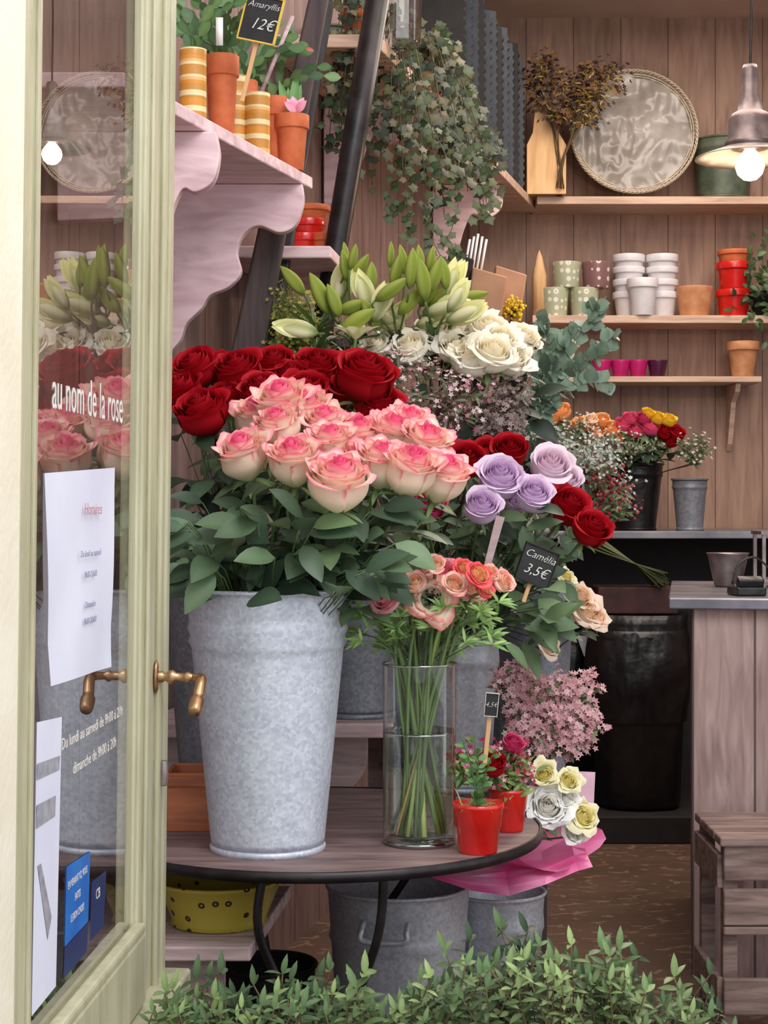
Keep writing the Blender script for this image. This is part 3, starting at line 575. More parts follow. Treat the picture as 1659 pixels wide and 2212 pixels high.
for u,v,r,k in((1163,888,24,'orange'),(1210,892,26,'orange'),(1190,905,22,'orange'),(1255,918,22,'orange'),(1285,938,24,'orange'),(1318,930,24,'orange'),(1300,910,20,'orange'),(1345,918,20,'hotpink'),(1372,932,22,'hotpink'),(1405,925,22,'hotpink'),(1360,905,18,'hotpink'),(1390,905,18,'magenta'),(1420,905,18,'yellow'),(1445,910,18,'yellow'),(1435,935,20,'red'),(1462,938,20,'red'),(1400,895,16,'yellow'),(1275,905,18,'peach'),(1330,950,18,'orange'),(1450,955,16,'red')):
    d=6.55; B=rim_pt((XU(1380,6.62),6.72,1.3),.05) if u>1235 else rim_pt((XU(1190,6.62),6.75,1.3),.05)
    flower(k,W(u,v,d),r*d/F,V(((u-1340)/400,-.6,.8)),B,{'orange':'orange rose','hotpink':'hot pink rose','magenta':'magenta rose','yellow':'yellow rose','red':'dark red rose','peach':'peach rose'}[k]+' in a black bucket',g,leaves=2,leafL=.07)
# vase
VX,VY=XU(906,3.1),3.1
va=thing('glass_vase','clear glass cylinder vase half filled with water','vase',(VX,VY,TZ))
m=MB(); m.lathe([(.001,.006),(.058,.006),(.0655,.010),(.0665,.016),(.0665,.325)],64); mk(m,'body',M['glass'],va)
m=MB(); m.lathe([(.065,.3245),(.0682,.3245),(.0682,.3285),(.065,.3285),(.065,.3245)],56); mk(m,'rim',M['rimglass'],va,label='thick glass rim')
m=MB(); m.lathe([(.001,0),(.062,0),(.0655,.004),(.0655,.0085),(.001,.0085)],48); mk(m,'foot',M['rimglass'],va,label='thick glass base')
m=MB(); m.lathe([(.065,.018),(.065,.203)],48); m.lathe([(.0655,.202),(.0652,.2055),(.062,.2035),(.001,.203)],48,mi=1); mk(m,'water',[M['water'],M['rimglass']],va,label='still water')
g='ranunculus and anemones in the glass vase'
AN=[(933,1294,44,'anem','peach anemone with dark centre'),(1012,1276,38,'ranun','cream and pink ranunculus in vase'),(1030,1245,34,'ranred','red and cream ranunculus in vase'),(875,1240,34,'ranun','cream and pink ranunculus in vase'),(838,1298,38,'ranpink','pink half-open anemone in vase'),(962,1237,34,'ranpink','pink half-open anemone in vase'),(917,1228,28,'ranun','cream and pink ranunculus in vase'),(1082,1258,30,'ranun','cream and pink ranunculus in vase'),(852,1212,26,'ranpink','pink half-open anemone in vase'),(980,1266,30,'ranun','cream and pink ranunculus in vase'),(897,1262,28,'ranun','cream and pink ranunculus in vase'),(1002,1232,28,'ranred','red and cream ranunculus in vase'),(882,1212,22,'ranpink','pink half-open anemone in vase'),(940,1222,24,'ranun','cream and pink ranunculus in vase'),(1058,1240,22,'ranun','cream and pink ranunculus in vase'),(850,1272,22,'ranpink','pink half-open anemone in vase'),(1045,1275,24,'ranred','red and cream ranunculus in vase')]
for i,(u,v,r,k,l) in enumerate(AN):
    d=2.98+R.uniform(0,.1)-(.05 if k=='anem' else 0); P=W(u,v,d); a=R.uniform(0,6.28); bp=V((VX-(P.x-VX)*.45+.03*math.cos(a),VY+.035*math.sin(a),TZ+.018)); md=V((VX+(P.x-VX)*.5+.015*math.cos(a),VY+.04*math.sin(a*2),TZ+.33))
    bp.x=max(VX-.05,min(VX+.05,bp.x)); md.x=max(VX-.05,min(VX+.05,md.x))
    flower(k,P,r*d/F,V(((u-940)/110*.5,-.95 if k=='anem' else -.6,.3 if k=='anem' else .45)),bp,l,g,leaves=0,name='ranunculus' if k.startswith('ran') and k!='ranpink' else 'anemone',stemr=.0032,sep=False,mid=md,Hh=.5)
for i in range(9):
    a=i*.7; e=thing('cut_greenery','green cut stem standing in the glass vase','stem',(VX+.045*math.cos(a),VY+.04*math.sin(a),TZ+.018),'cut stems in the glass vase'); m=MB()
    m.tube(cat([(0,0,0),(-.05*math.cos(a),-.04*math.sin(a),.17),(-.085*math.cos(a),-.06*math.sin(a),.31),(-.13*math.cos(a),-.09*math.sin(a),.4)],5),R.choice([.0028,.004,.0052]),6,col=lc(R.choice([(150,174,98),(196,208,134),(106,130,74),(186,150,100)]))); mk(m,'stem',M['stem'],e)
fe=thing('anemone_foliage','feathery bright green leaves above the glass vase','foliage',(VX,VY,TZ+.35),kind='stuff'); m=MB()
for i in range(56):
    u=R.uniform(765,1085); v=R.uniform(1300,1405); d=R.uniform(3.0,3.2); P=W(u,v,d)-V((VX,VY,TZ+.35)); o_=V((P.x*.35,P.y*.35,P.z*.4-.02)); m.tube([o_,(o_+P)/2+V((0,0,.01)),P],.0015,4,col=MG)
    dd=(P-o_).normalized()
    for k in range(10):
        a=R.uniform(0,6.28); q=dd*.7+V((math.cos(a),math.sin(a)*.6,R.uniform(-.8,.6)))*.8; m.leaf(P,q,V((0,-1,.6)),R.uniform(.02,.034),.0065,mixc(lc((100,142,76)),lc((150,178,104)),R.random()),segs=3,droop=.4)
mk(m,'foliage',M['leaf'],fe)
def leafmass(m,org,n,u0,u1,v0,v1,d0,d1,L0,L1,cols,asp=.5,anchor=None,bias=(0,-.5,0)):
    for i in range(n):
        d=R.uniform(d0,d1); P=W(R.uniform(u0,u1),R.uniform(v0,v1),d)-org; ln=R.uniform(L0,L1)
        m.leaf(P,V((R.uniform(-1,1)+bias[0],R.uniform(-.6,.4)+bias[1],R.uniform(-.8,.6)+bias[2])),V((R.uniform(-.5,.5),-.8,.8)),ln,ln*asp*R.uniform(.85,1.15),mixc(lc(R.choice(cols)),lc(cols[0]),R.random()),segs=5,fold=R.uniform(.05,.35))
        if anchor is not None: a=V(anchor)-org; m.tube([a,(a+P)/2+V((0,0,.02)),P],.0012,3,col=DG)
m=MB(); cm=thing('camellia_foliage','glossy green leaves between vase and price sign','foliage',(.17,3.86,.95),kind='stuff')
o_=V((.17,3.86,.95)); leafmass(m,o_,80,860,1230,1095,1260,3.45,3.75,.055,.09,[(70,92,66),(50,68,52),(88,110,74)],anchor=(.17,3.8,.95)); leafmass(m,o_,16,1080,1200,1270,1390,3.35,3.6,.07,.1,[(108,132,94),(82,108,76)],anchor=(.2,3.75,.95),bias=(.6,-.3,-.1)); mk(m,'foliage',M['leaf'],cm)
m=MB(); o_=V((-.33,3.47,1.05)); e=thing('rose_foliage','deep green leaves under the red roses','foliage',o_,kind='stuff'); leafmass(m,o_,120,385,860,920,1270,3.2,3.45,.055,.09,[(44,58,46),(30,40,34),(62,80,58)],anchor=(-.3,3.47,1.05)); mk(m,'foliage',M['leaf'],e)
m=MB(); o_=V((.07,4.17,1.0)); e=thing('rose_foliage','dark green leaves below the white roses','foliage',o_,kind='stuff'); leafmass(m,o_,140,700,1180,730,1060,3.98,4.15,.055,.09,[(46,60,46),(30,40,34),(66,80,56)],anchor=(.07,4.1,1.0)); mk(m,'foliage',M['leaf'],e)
# lilies
g='green lily buds behind the roses'
LB=[(632,607,-40,72,16,0),(690,635,-25,85,19,0),(745,575,-10,62,14,0),(775,580,35,66,15,0),(738,622,10,80,23,1),(786,628,-15,80,23,1),(843,550,3,50,9,0),(845,625,55,74,16,0),(855,585,15,66,14,0),(888,580,5,76,16,0),(912,605,-8,80,18,0),(938,595,20,74,16,0),(958,590,-10,64,14,0),(978,605,25,88,21,1),(1012,640,80,78,15,0),(925,630,30,66,17,0),(965,665,75,92,23,1),(1008,678,70,85,22,1),(840,692,110,66,23,1),(772,690,60,76,19,0),(640,712,-80,85,22,1),(885,650,40,66,17,0),(820,655,20,76,21,1),(760,662,70,60,16,0),(905,560,-3,54,12,0),(745,548,-6,44,9,0),(800,600,5,60,15,0),(868,560,-8,55,12,0),(950,640,50,66,17,0),(990,640,35,70,18,1),(865,675,60,66,19,1),(800,680,-30,66,17,0),(720,650,-20,66,15,0),(930,560,10,50,11,0),(762,555,14,50,11,0),(935,690,70,70,18,1)]
anch=[W(680,730,4.0),W(760,745,4.0),W(860,745,4.0),W(940,740,4.0)]
st_=[]
for i,a in enumerate(anch):
    B=rim_pt((-.17,4.17,.95),.04); e=thing('lily','lily stem with closed green and cream buds','flower',B,g); m=MB(); m.tube(bz(V((0,0,0)),V((0,0,.15)),a-B-V((0,0,.12)),a-B,8),.005,8,col=STC)
    for k in range(16):
        q=(a-B)*R.uniform(.7,1.05); m.leaf(q,V((R.uniform(-1,1),R.uniform(-1,.3),.7)),V((0,0,1)),.1,.018,lc((76,104,54)),segs=5)
    st_.append([e,B,a,m])
for u,v,an,ln,w,fl in LB:
    P=W(u,v,R.uniform(3.86,4.02)); k=min(range(4),key=lambda i:(anch[i]-P).length); e,B,a,m=st_[k]; an=math.radians(an); dd=V((math.sin(an),R.uniform(-.3,0),math.cos(an))).normalized(); L_=ln*4.0/F*1.15; r_=w*4.0/F*1.05
    b0=P-dd*L_*.5-B; m.tube(bz(a-B,(a-B)*.6+b0*.4+V((0,0,.02)),b0-dd*.03,b0,6),.0028,5,col=STC)
    c0=lc((140,158,60)); c1=lc((204,206,116)); c2=lc((244,238,196)); bm=MB()
    q=V((0,0,1)).rotation_difference(dd); N=12; vs=[];cc=[]
    for i in range(N+1):
        t=i/N; rr=r_*(math.sin(pi*t**.8)**.75*(.75+.25*t)) if 0<t<1 else .001
        for k2 in range(18):
            al=k2*pi/9; rb=rr*(1+.12*math.cos(3*al)); vs.append(q@V((rb*math.cos(al),rb*math.sin(al),t*L_))); col=mixc(c0,c1 if not fl else c2,(.5+.5*math.cos(3*al))*(.4+.5*fl)+.3*fl); cc.append(mixc(lc((112,138,58)),col,ss(0,.3,t)))
    bm.add(vs,[(i*18+k2,i*18+(k2+1)%18,(i+1)*18+(k2+1)%18,(i+1)*18+k2) for i in range(N) for k2 in range(18)],cols=cc)
    if fl:
        for k2 in range(3): bm.leaf(q@V((0,0,L_*.2)),dd+V((R.uniform(-.25,.25),-.15,R.uniform(-.15,.15))),V((0,-1,0)),L_*.85,r_*1.5,lc((236,236,180)),segs=6,fold=.5,droop=-.08)
    mk(bm,'bud',M['petal'],e,loc=b0)
for e,B,a,m in st_: mk(m,'stem',M['leaf'],e)
e=thing('lily','half-open cream lily with curved petals','flower',rim_pt((-.17,4.17,.95),.03),g); P=W(768,735,3.85)-e.location; m=MB()
for k2 in range(6):
    a=k2*pi/3+.3; m.leaf(P,V((math.cos(a)*.6,-.2+math.sin(a)*.5,.55)),V((math.cos(a),math.sin(a)-.3,-.3)),.062,.032,lc((240,238,190)),segs=7,fold=-.4,droop=-.25)
mk(m,'bloom',M['petal'],e); m=MB(); m.tube([V((0,0,0)),V((P.x*.5,P.y*.3,P.z*.6)),P],.004,6,col=STC); mk(m,'stem',M['stem'],e)
# fillers
def filler(name,label,B,regs,n,cols,br,tw=(96,72,60),leaves=0,lcols=None,k=6,shape='blossom',spread=.018,cat_='flower',stems=8):
    B=V(B); e=thing(name,label,cat_,B,kind='stuff'); m=MB(); lm=MB(); tc=lc(tw)
    for (u,v,ru,rv,d,dd) in regs:
        C=W(u,v,d)-B; low=C-V((0,0,rv*d/F*.9)); low.z=max(low.z,C.z*.3)
        for i in range(stems//2+1): m.tube(bz(V((R.uniform(-.02,.02),R.uniform(-.02,.02),0)),V((0,0,low.z*.6)),low*.9,low+V((R.uniform(-.3,.3)*ru*d/F,0,0)),5),.0018,4,col=tc,mi=1)
        for i in range(n):
            a=R.uniform(0,6.28); rr=math.sqrt(R.random()); P=C+V((rr*math.cos(a)*ru*d/F,R.uniform(-dd,dd),rr*math.sin(a)*rv*d/F))
            q=low+(P-low)*.35+V((R.uniform(-.01,.01),0,.01)); m.tube([low,q,P],[.0015,.0012,.0008],3,col=tc,mi=1)
            gd=(P-low).normalized()
            for j in range(k):
                Q=P+V((R.gauss(0,spread),R.gauss(0,spread*.7),R.gauss(0,spread))); c=lc(R.choice(cols)); m.tube([P-gd*.015,Q],.0005,3,col=tc,mi=1)
                if shape=='blossom': m.fan(Q,gd+V((R.uniform(-.6,.6),-.8,R.uniform(-.3,.5))),br*R.uniform(.8,1.25),5,c,[x*.7 for x in c])
                else: m.blob(Q,br*R.uniform(.7,1.2),c,5,3)
            for j in range(leaves): lm.leaf(P-gd*R.uniform(0,.06),V((R.uniform(-1,1),R.uniform(-1,.2),R.uniform(-.5,1))),V((0,-1,.5)),R.uniform(.02,.035),.008,lc(R.choice(lcols)),segs=3)
    mk(m,'blossoms',[M['petal'],M['stem']],e)
    if leaves: mk(lm,'foliage',M['leaf'],e)
    return e
filler('wax_flower','small pink and white wax flowers on fine twigs',(.02,4.0,.95),[(945,840,105,65,3.76,.06),(905,905,85,55,3.73,.05),(1000,860,50,50,3.78,.05),(845,795,45,40,3.83,.04)],18,[(240,214,218),(250,238,232),(214,150,164),(180,104,122),(246,228,224)],.0062,tw=(112,70,66),leaves=2,lcols=[(82,92,62),(100,108,76)],k=5,spread=.019)
filler('dried_hydrangea','dusty mauve dried hydrangea heads',(.12,4.1,.95),[(1095,860,50,70,3.95,.04),(1080,930,40,40,3.95,.04)],40,[(176,156,154),(148,132,126),(190,170,164),(130,114,108)],.008,k=7,spread=.014)
filler('white_filler_flowers','feathery white and green filler flowers',(.33,4.1,.95),[(1200,960,60,35,4.1,.06),(1260,1000,60,45,4.2,.06),(1310,985,40,40,4.3,.05),(1330,1060,40,30,4.3,.05)],24,[(222,222,216),(200,204,194),(236,234,228)],.005,leaves=4,lcols=[(132,144,126),(98,112,92),(150,158,138)],k=6)
filler('red_berries','sprigs of small dark red berries and blooms',(.34,4.06,.95),[(1330,1080,60,40,4.15,.05),(1290,1040,60,40,4.2,.05)],20,[(160,50,60),(130,30,44),(190,96,96)],.005,leaves=3,lcols=[(78,98,64),(98,114,68)],k=4,shape='blob')
filler('rear_filler','greenery with small white flowers around rear roses',(XU(1380,6.62),6.72,1.3),[(1330,960,90,25,6.45,.06),(1500,970,40,35,6.5,.05),(1240,930,50,25,6.5,.05)],24,[(224,220,212),(194,198,176)],.007,leaves=5,lcols=[(72,92,62),(92,112,74)],k=4)
filler('statice','dusty pink statice spikes beside the zinc bucket',(.33,3.8,.63),[(1120,1470,45,35,3.62,.04),(1190,1500,50,45,3.6,.05),(1250,1495,50,35,3.62,.04),(1150,1560,60,40,3.58,.04),(1250,1570,55,40,3.6,.04),(1210,1600,50,25,3.6,.04)],38,[(240,192,198),(228,172,180),(246,210,212),(214,160,168)],.008,tw=(110,120,84),leaves=1,lcols=[(100,116,76)],k=9,spread=.009)
bucket(.33,3.82,.6,.045,.06,.12,M['zincd'],'small dark zinc pot holding pink statice',name='flower_pot',cat_='pot')
filler('green_bupleurum','yellow-green tiny flowers behind the lily buds',(-.2,4.1,.95),[(635,680,50,50,4.05,.05),(640,740,45,35,4.05,.04)],50,[(180,180,84),(150,156,70),(198,194,106)],.006,tw=(100,110,60),leaves=2,lcols=[(114,128,64)],k=7)
filler('mimosa','bright yellow mimosa tuft beside paper bags',(XU(1100,5.3),5.45,1.75),[(1107,668,18,16,5.3,.02)],20,[(240,210,70),(230,195,50)],.006,k=6,shape='blob',spread=.008)
def branch(m,pts,ll,w,col,n,rnd=.9,rad=.0018):
    P=cat(pts,6); m.tube(P,[rad*(1-.6*i/len(P)) for i in range(len(P))],4,col=[x*.8 for x in col])
    for i in range(n):
        t=.12+.88*i/n; q=P[int(t*(len(P)-1))]; d=(P[min(len(P)-1,int(t*(len(P)-1))+1)]-P[max(0,int(t*(len(P)-1))-1)]).normalized()
        for s in(-1,1):
            a=R.uniform(0,6.28); o=d.orthogonal().normalized(); o=Quaternion(d,a+(pi if s>0 else 0))@o
            m.leaf(q,o+d*.5,V((R.uniform(-.6,.6),-1,.5)),ll*R.uniform(.8,1.2),w*R.uniform(.8,1.2),mixc(col,[x*.6 for x in col],R.random()),segs=4,droop=.1,tip=rnd,fold=.1)
g='eucalyptus branches'
EB=V((.3,4.25,.62))
for i,pp in enumerate(([(1120,1000),(1160,850),(1230,740),(1310,640)],[(1120,1000),(1170,800),(1180,720),(1160,690)],[(1130,1000),(1200,850),(1290,760),(1340,710)],[(1130,1000),(1190,880),(1260,830),(1330,830)],[(1120,1000),(1150,860),(1210,790),(1240,690)],[(1130,1000),(1180,850),(1250,790),(1320,760)],[(1130,1000),(1180,820),(1270,700),(1290,650)])):
    B=EB+V((i*.006,0,0)); e=thing('eucalyptus_branch','eucalyptus branch with round grey-green leaves','branch',B,g); m=MB(); branch(m,[V((0,0,0))]+[W(u,v,4.45)-B for u,v in pp],.038,.038,lc((126,148,128)),20,.85); mk(m,'foliage',M['leaf'],e)
bucket(.31,4.3,.0,.07,.08,.9,M['zincd'],'tall narrow zinc vase of eucalyptus behind the stand')
# ivy
IC=[lc((54,70,48)),lc((40,52,40)),lc((78,90,60)),lc((96,90,64))]
def ivy(x,y,z,n,label,u0,u1,v0,v1,d):
    e=thing('potted_ivy',label,'plant',(x,y,z),'ivy plants on the long shelf'); mk(potmesh(.06,.11,M['terra'],name='pot'),'pot',[],e); m=MB(); O=V((x,y,z))
    for i in range(n):
        T=W(R.uniform(u0,u1),R.uniform(v0,v1)+(R.random()<.2)*60,d+R.uniform(-.15,.12))-O
        P=cat([V((0,0,.1)),V((T.x*.4,T.y*.5-.03,.12+R.uniform(0,.03))),V((T.x*.8,T.y*.95,min(.04,T.z*.4))),T],6); m.tube(P,.0014,3,col=lc((84,72,50)))
        for q in P[4:]:
            Q=q+V((R.gauss(0,.014),R.gauss(0,.012)-.01,R.gauss(0,.012))); c=mixc(R.choice(IC),R.choice(IC),R.random()); m.fan(Q,V((R.uniform(-.7,.7),-1,R.uniform(0,.9))),R.uniform(.015,.027),5,c,[x*1.5 for x in c],cup=-.12,star=(1,.6,.8,.5,.7,.35,.7,.5,.8,.6))
    mk(m,'foliage',M['leaf'],e)
ivy(.0,4.95,2.5,28,'trailing green ivy in a terracotta pot',730,950,200,390,4.75)
ivy(.1,5.25,2.5,28,'trailing green ivy with hanging vines',860,1050,260,420,5.05)
ivy(.14,5.6,2.5,20,'trailing bronze-tinged ivy spilling over the shelf edge',980,1090,320,420,5.35)
ivy(-.06,4.72,2.5,12,'small ivy with long thin trailing vines',690,780,240,330,4.68)
e=thing('potted_ivy','long thin ivy vines hanging from the shelf','plant',(.05,4.95,2.5),'ivy plants on the long shelf'); m=MB(); O=V((.05,4.95,2.5))
for pp in([(930,300),(940,420),(930,500),(960,570)],[(900,330),(880,450),(890,520)],[(960,330),(990,430),(970,520),(990,560)],[(850,330),(850,420),(840,480)],[(1030,350),(1050,430),(1040,480)]):
    P=cat([V((0,0,.0))]+[W(u,v,4.8)-O for u,v in pp],7); m.tube(P,.0012,3,col=lc((80,66,44)))
    for q in P[5:]:
        c=mixc(lc((56,74,50)),lc((90,98,64)),R.random()); m.fan(q+V((R.gauss(0,.014),-.01,0)),V((R.uniform(-.7,.7),-1,.4)),R.uniform(.016,.026),5,c,[x*1.4 for x in c],cup=-.1,star=(1,.6,.8,.5,.7,.35,.7,.5,.8,.6))
mk(m,'foliage',M['leaf'],e)
g='green plants in the terracotta pots'
for u,v,d,n in((475,135,3.53,16),(530,180,3.86,14),(600,215,3.9,8),(420,110,3.45,10)):
    e=thing('christmas_cactus','arching flat-stemmed green cactus growing in a pot','plant',W(u,v,d),g); m=MB()
    for i in range(n):
        a=R.uniform(-1,1); q=V((0,0,0)); dr=V((a*.7,R.uniform(-.5,.2),1)).normalized()
        for k in range(5):
            ln=R.uniform(.028,.045); m.leaf(q,dr,V((R.uniform(-.4,.4),-1,.2)),ln,ln*.6,mixc(lc((108,140,86)),lc((68,98,64)),R.random()),segs=5,fold=.1,droop=0,tip=1.2); q=q+dr*ln*.93; dr=(dr+V((a*.35,R.uniform(-.2,.1),-.22))).normalized()
        if R.random()<.12: m.leaf(q,dr,V((0,-1,0)),.02,.01,lc((190,90,80)),segs=3)
    mk(m,'foliage',M['leaf'],e)
e=thing('amaryllis','pink flower bud with upright green strap leaves','plant',W(630,255,3.88),g); m=MB()
for a,h in((-.3,.1),(.1,.12),(.25,.09),(-.1,.08)): m.leaf(V((0,0,-.01)),V((a,-.1,1)),V((0,-1,0)),h,.022,lc((104,150,86)),segs=6,fold=.2,droop=.1)
for k in range(5): m.leaf(V((.012,-.02,.01)),V((R.uniform(-.5,.5),-.3,R.uniform(-.2,1))),V((0,-1,0)),.035,.02,lc((240,170,196)),segs=5)
mk(m,'foliage',M['leaf'],e)
m=MB(); m.box((0,0,0),(.014,.002,.055)); mk(m,'plant_tag',M['letter'],loc=W(474,68,3.36),label='small white plastic plant tag in cactus pot',category='tag')
m=MB(); m.tube([W(550,235,3.84),W(632,35,3.84)],.005,8); mk(m,'wooden_stake',M['benchw'],label='thin wooden stake leaning in a pot',category='stake')
# shrubs
g='low box shrubs in the planter'
pl=thing('planter_box','dark planter trough holding low green shrubs','planter',(.32,2.56,0)); m=MB()
for c,d in(((0,-.14,.18),(1.5,.02,.36)),((0,.14,.18),(1.5,.02,.36)),((-.74,0,.18),(.02,.26,.36)),((.74,0,.18),(.02,.26,.36)),((0,0,.02),(1.46,.26,.03))): m.box(c,d)
mk(m,'body',M['darkwood'],pl,smooth=False); m=MB(); m.box((0,0,.32),(1.46,.26,.02)); mk(m,'soil',M['soil'],pl,smooth=False)
prof=[(340,2150),(450,2105),(560,2130),(700,2095),(820,2140),(940,2100),(1050,2035),(1180,1995),(1240,2080),(1310,2050),(1400,2120),(1480,2105),(1560,2180)]
def topv(u):
    for (a,b_),(c,d) in zip(prof,prof[1:]):
        if a<=u<=c: return b_+(d-b_)*(u-a)/(c-a)
    return 2170
for si,(ua,ub) in enumerate(((350,620),(600,880),(860,1130),(1110,1360),(1340,1560))):
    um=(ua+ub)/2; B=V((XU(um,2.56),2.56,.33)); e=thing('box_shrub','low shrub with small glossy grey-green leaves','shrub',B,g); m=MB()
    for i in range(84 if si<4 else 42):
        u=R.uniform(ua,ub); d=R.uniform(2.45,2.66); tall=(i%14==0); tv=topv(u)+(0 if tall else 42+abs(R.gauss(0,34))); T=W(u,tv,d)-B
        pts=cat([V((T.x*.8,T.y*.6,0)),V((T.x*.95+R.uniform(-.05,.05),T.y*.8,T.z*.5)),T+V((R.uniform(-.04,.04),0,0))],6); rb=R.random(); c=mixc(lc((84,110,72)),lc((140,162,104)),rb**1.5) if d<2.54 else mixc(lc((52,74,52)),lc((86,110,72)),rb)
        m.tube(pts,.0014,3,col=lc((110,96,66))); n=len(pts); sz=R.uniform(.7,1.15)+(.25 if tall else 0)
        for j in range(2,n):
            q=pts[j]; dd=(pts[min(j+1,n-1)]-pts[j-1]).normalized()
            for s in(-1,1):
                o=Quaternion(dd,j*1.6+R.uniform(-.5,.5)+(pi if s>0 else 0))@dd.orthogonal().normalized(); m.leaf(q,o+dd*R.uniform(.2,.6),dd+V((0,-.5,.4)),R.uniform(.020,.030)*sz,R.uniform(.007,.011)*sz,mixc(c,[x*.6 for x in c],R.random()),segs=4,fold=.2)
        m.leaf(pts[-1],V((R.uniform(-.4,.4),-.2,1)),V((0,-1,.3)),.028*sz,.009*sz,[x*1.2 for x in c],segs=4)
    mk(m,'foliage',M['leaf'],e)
# ================================================================= SMALL OBJECTS
def redpot(x,y,z,rt,h,label,kind):
    e=thing('potted_plant',label,'plant',(x,y,z),'small red pots on the table'); m=MB(); m.lathe([(.001,0),(rt*.72,0),(rt*.75,.003),(rt*.84,h*.5),(rt*.88,h*.52),(rt*.97,h*.9),(rt*1.0,h*.93),(rt*1.0,h),(rt*.93,h),(rt*.9,h*.85),(.001,h*.85)],40); mk(m,'pot',M['red'],e,label='glossy red tapered pot')
    m=MB()
    for i in range(90):
        a=R.uniform(0,6.28); q=V((math.cos(a)*rt*.7*R.random(),math.sin(a)*rt*.7*R.random(),h*.9)); m.leaf(q,V((R.uniform(-1.2,1.2),R.uniform(-1,.6),.5)),V((0,0,1)),R.uniform(.015,.04),.003,lc(R.choice([(120,150,90),(150,164,100),(160,134,96)])),segs=3,droop=.5)
    if kind==0:
        for T in((-.02,-.0,.12),(.0,0,.09),(.02,-.01,.1),(-.005,0,.13)): branch(m,[V((0,0,h*.85)),V((T[0]*.6,0,h+T[2]*.5)),V((T[0]*1.6,T[1],h+T[2]))],.018,.010,lc((96,136,76)),7,.9)
    mk(m,'foliage',M['leaf'],e); return e
redpot(XU(1033,3.02),3.02,TZ,.046,.088,'small leafy plant in a red ceramic pot',0); redpot(XU(1100,3.2),3.22,TZ,.038,.08,'second small plant in a red ceramic pot',1)
filler('small_red_flowers','tiny pink and dark red blossoms above the red pots',(XU(1100,3.2),3.22,TZ+.08),[(1060,1650,35,35,3.18,.02),(1110,1620,40,25,3.22,.02),(1000,1640,30,30,3.15,.02),(1120,1660,40,30,3.2,.02)],12,[(200,60,100),(176,34,64),(240,196,208),(222,140,166)],.006,leaves=4,lcols=[(104,134,76),(134,154,84)],k=5,spread=.01,tw=(120,76,70))
flower('red',W(1062,1660,3.16),.028,V((0,-.4,.6)),(XU(1085,3.2),3.2,TZ+.06),'small dark red bloom over red pot','small blooms',leaves=0,Hh=.6)
flower('magenta',W(1105,1612,3.18),.022,V((.2,-.4,.6)),(XU(1100,3.22),3.22,TZ+.06),'small dark pink bloom over red pot','small blooms',leaves=0,Hh=.6)
# wrapped bouquet
O=V((.17,3.64,.48)); wb=thing('wrapped_bouquet','white and yellow bouquet wrapped in pink tissue paper','bouquet',O); m=MB()
axis=(W(1200,1790,3.45)-O); vs=[]; n=36; rings=10
q=V((0,0,1)).rotation_difference(axis.normalized())
for j in range(rings+1):
    t=j/rings
    for k in range(n):
        a=2*pi*k/n; r_=.02+.075*t**1.2*(1+.14*math.sin(3*a+1)+.1*math.sin(7*a+5*t)*t); vs.append(q@V((r_*math.cos(a),r_*math.sin(a),axis.length*t*(1+.12*math.sin(4*a)*t))))
m.add(vs,[(j*n+k,j*n+(k+1)%n,(j+1)*n+(k+1)%n,(j+1)*n+k) for j in range(rings) for k in range(n)])
mk(m,'paper_wrap',M['pinkpaper'],wb,smooth=False)
m=MB(); top=[W(u,v,d)-O for u,v,d in((930,1880,3.42),(1010,1880,3.45),(1090,1865,3.48),(1170,1840,3.48),(1230,1810,3.46),(1262,1830,3.44))]; bot=[W(u,v,d)-O for u,v,d in((935,1898,3.36),(1020,1926,3.34),(1100,1932,3.36),(1180,1912,3.36),(1250,1882,3.4),(1279,1870,3.42))]
vs=[]
for i in range(6):
    for j in range(5):
        t=j/4; p_=top[i]*(1-t)+bot[i]*t; vs.append(p_+V((0,.012*math.sin(i*2.1+j*1.7),0)))
m.add(vs,[(i*5+j,i*5+j+1,(i+1)*5+j+1,(i+1)*5+j) for i in range(5) for j in range(4)]); mk(m,'paper_fold',M['pinkpaper'],wb,label='loose pink paper sheet end',smooth=False)
g='blooms of the wrapped bouquet'
for u,v,r,k in((1185,1745,50,'purewhite'),(1225,1688,28,'whitey'),(1258,1768,36,'whitey'),(1175,1675,30,'whitey'),(1222,1728,28,'purewhite'),(1238,1800,26,'purewhite')):
    flower(k,W(u,v,3.38),r*3.38/F,V(((u-1190)/100*.5,-.8,.4)),O+V((R.uniform(-.01,.01),0,.03)),'white ruffled bloom in pink paper' if k=='purewhite' else 'pale yellow bloom in pink paper',g,leaves=2,leafL=.03,lcol=MG,stemr=.002,Hh=.5,name='carnation')
m=MB(); m.extr([W(u,v,3.5) for u,v in((1215,1665),(1286,1668),(1282,1752),(1240,1760))],(0,.001,0)); mk(m,'gift_card',M['pinkcard'],smooth=False,label='pale pink paper card behind the white blooms',category='card')
bx=thing('wooden_box','small reddish wooden box behind the zinc bucket','box',(XU(418,3.25),3.27,TZ)); m=MB()
for c,d in(((0,-.06,.055),(.09,.008,.11)),((0,.06,.055),(.09,.008,.11)),((-.045,0,.055),(.008,.12,.11)),((.045,0,.055),(.008,.12,.11)),((0,0,.005),(.09,.12,.008)),((0,-.066,.095),(.1,.006,.02))): m.box(c,d)
mk(m,'body',M['boxw'],bx,smooth=False,bevel=.002)
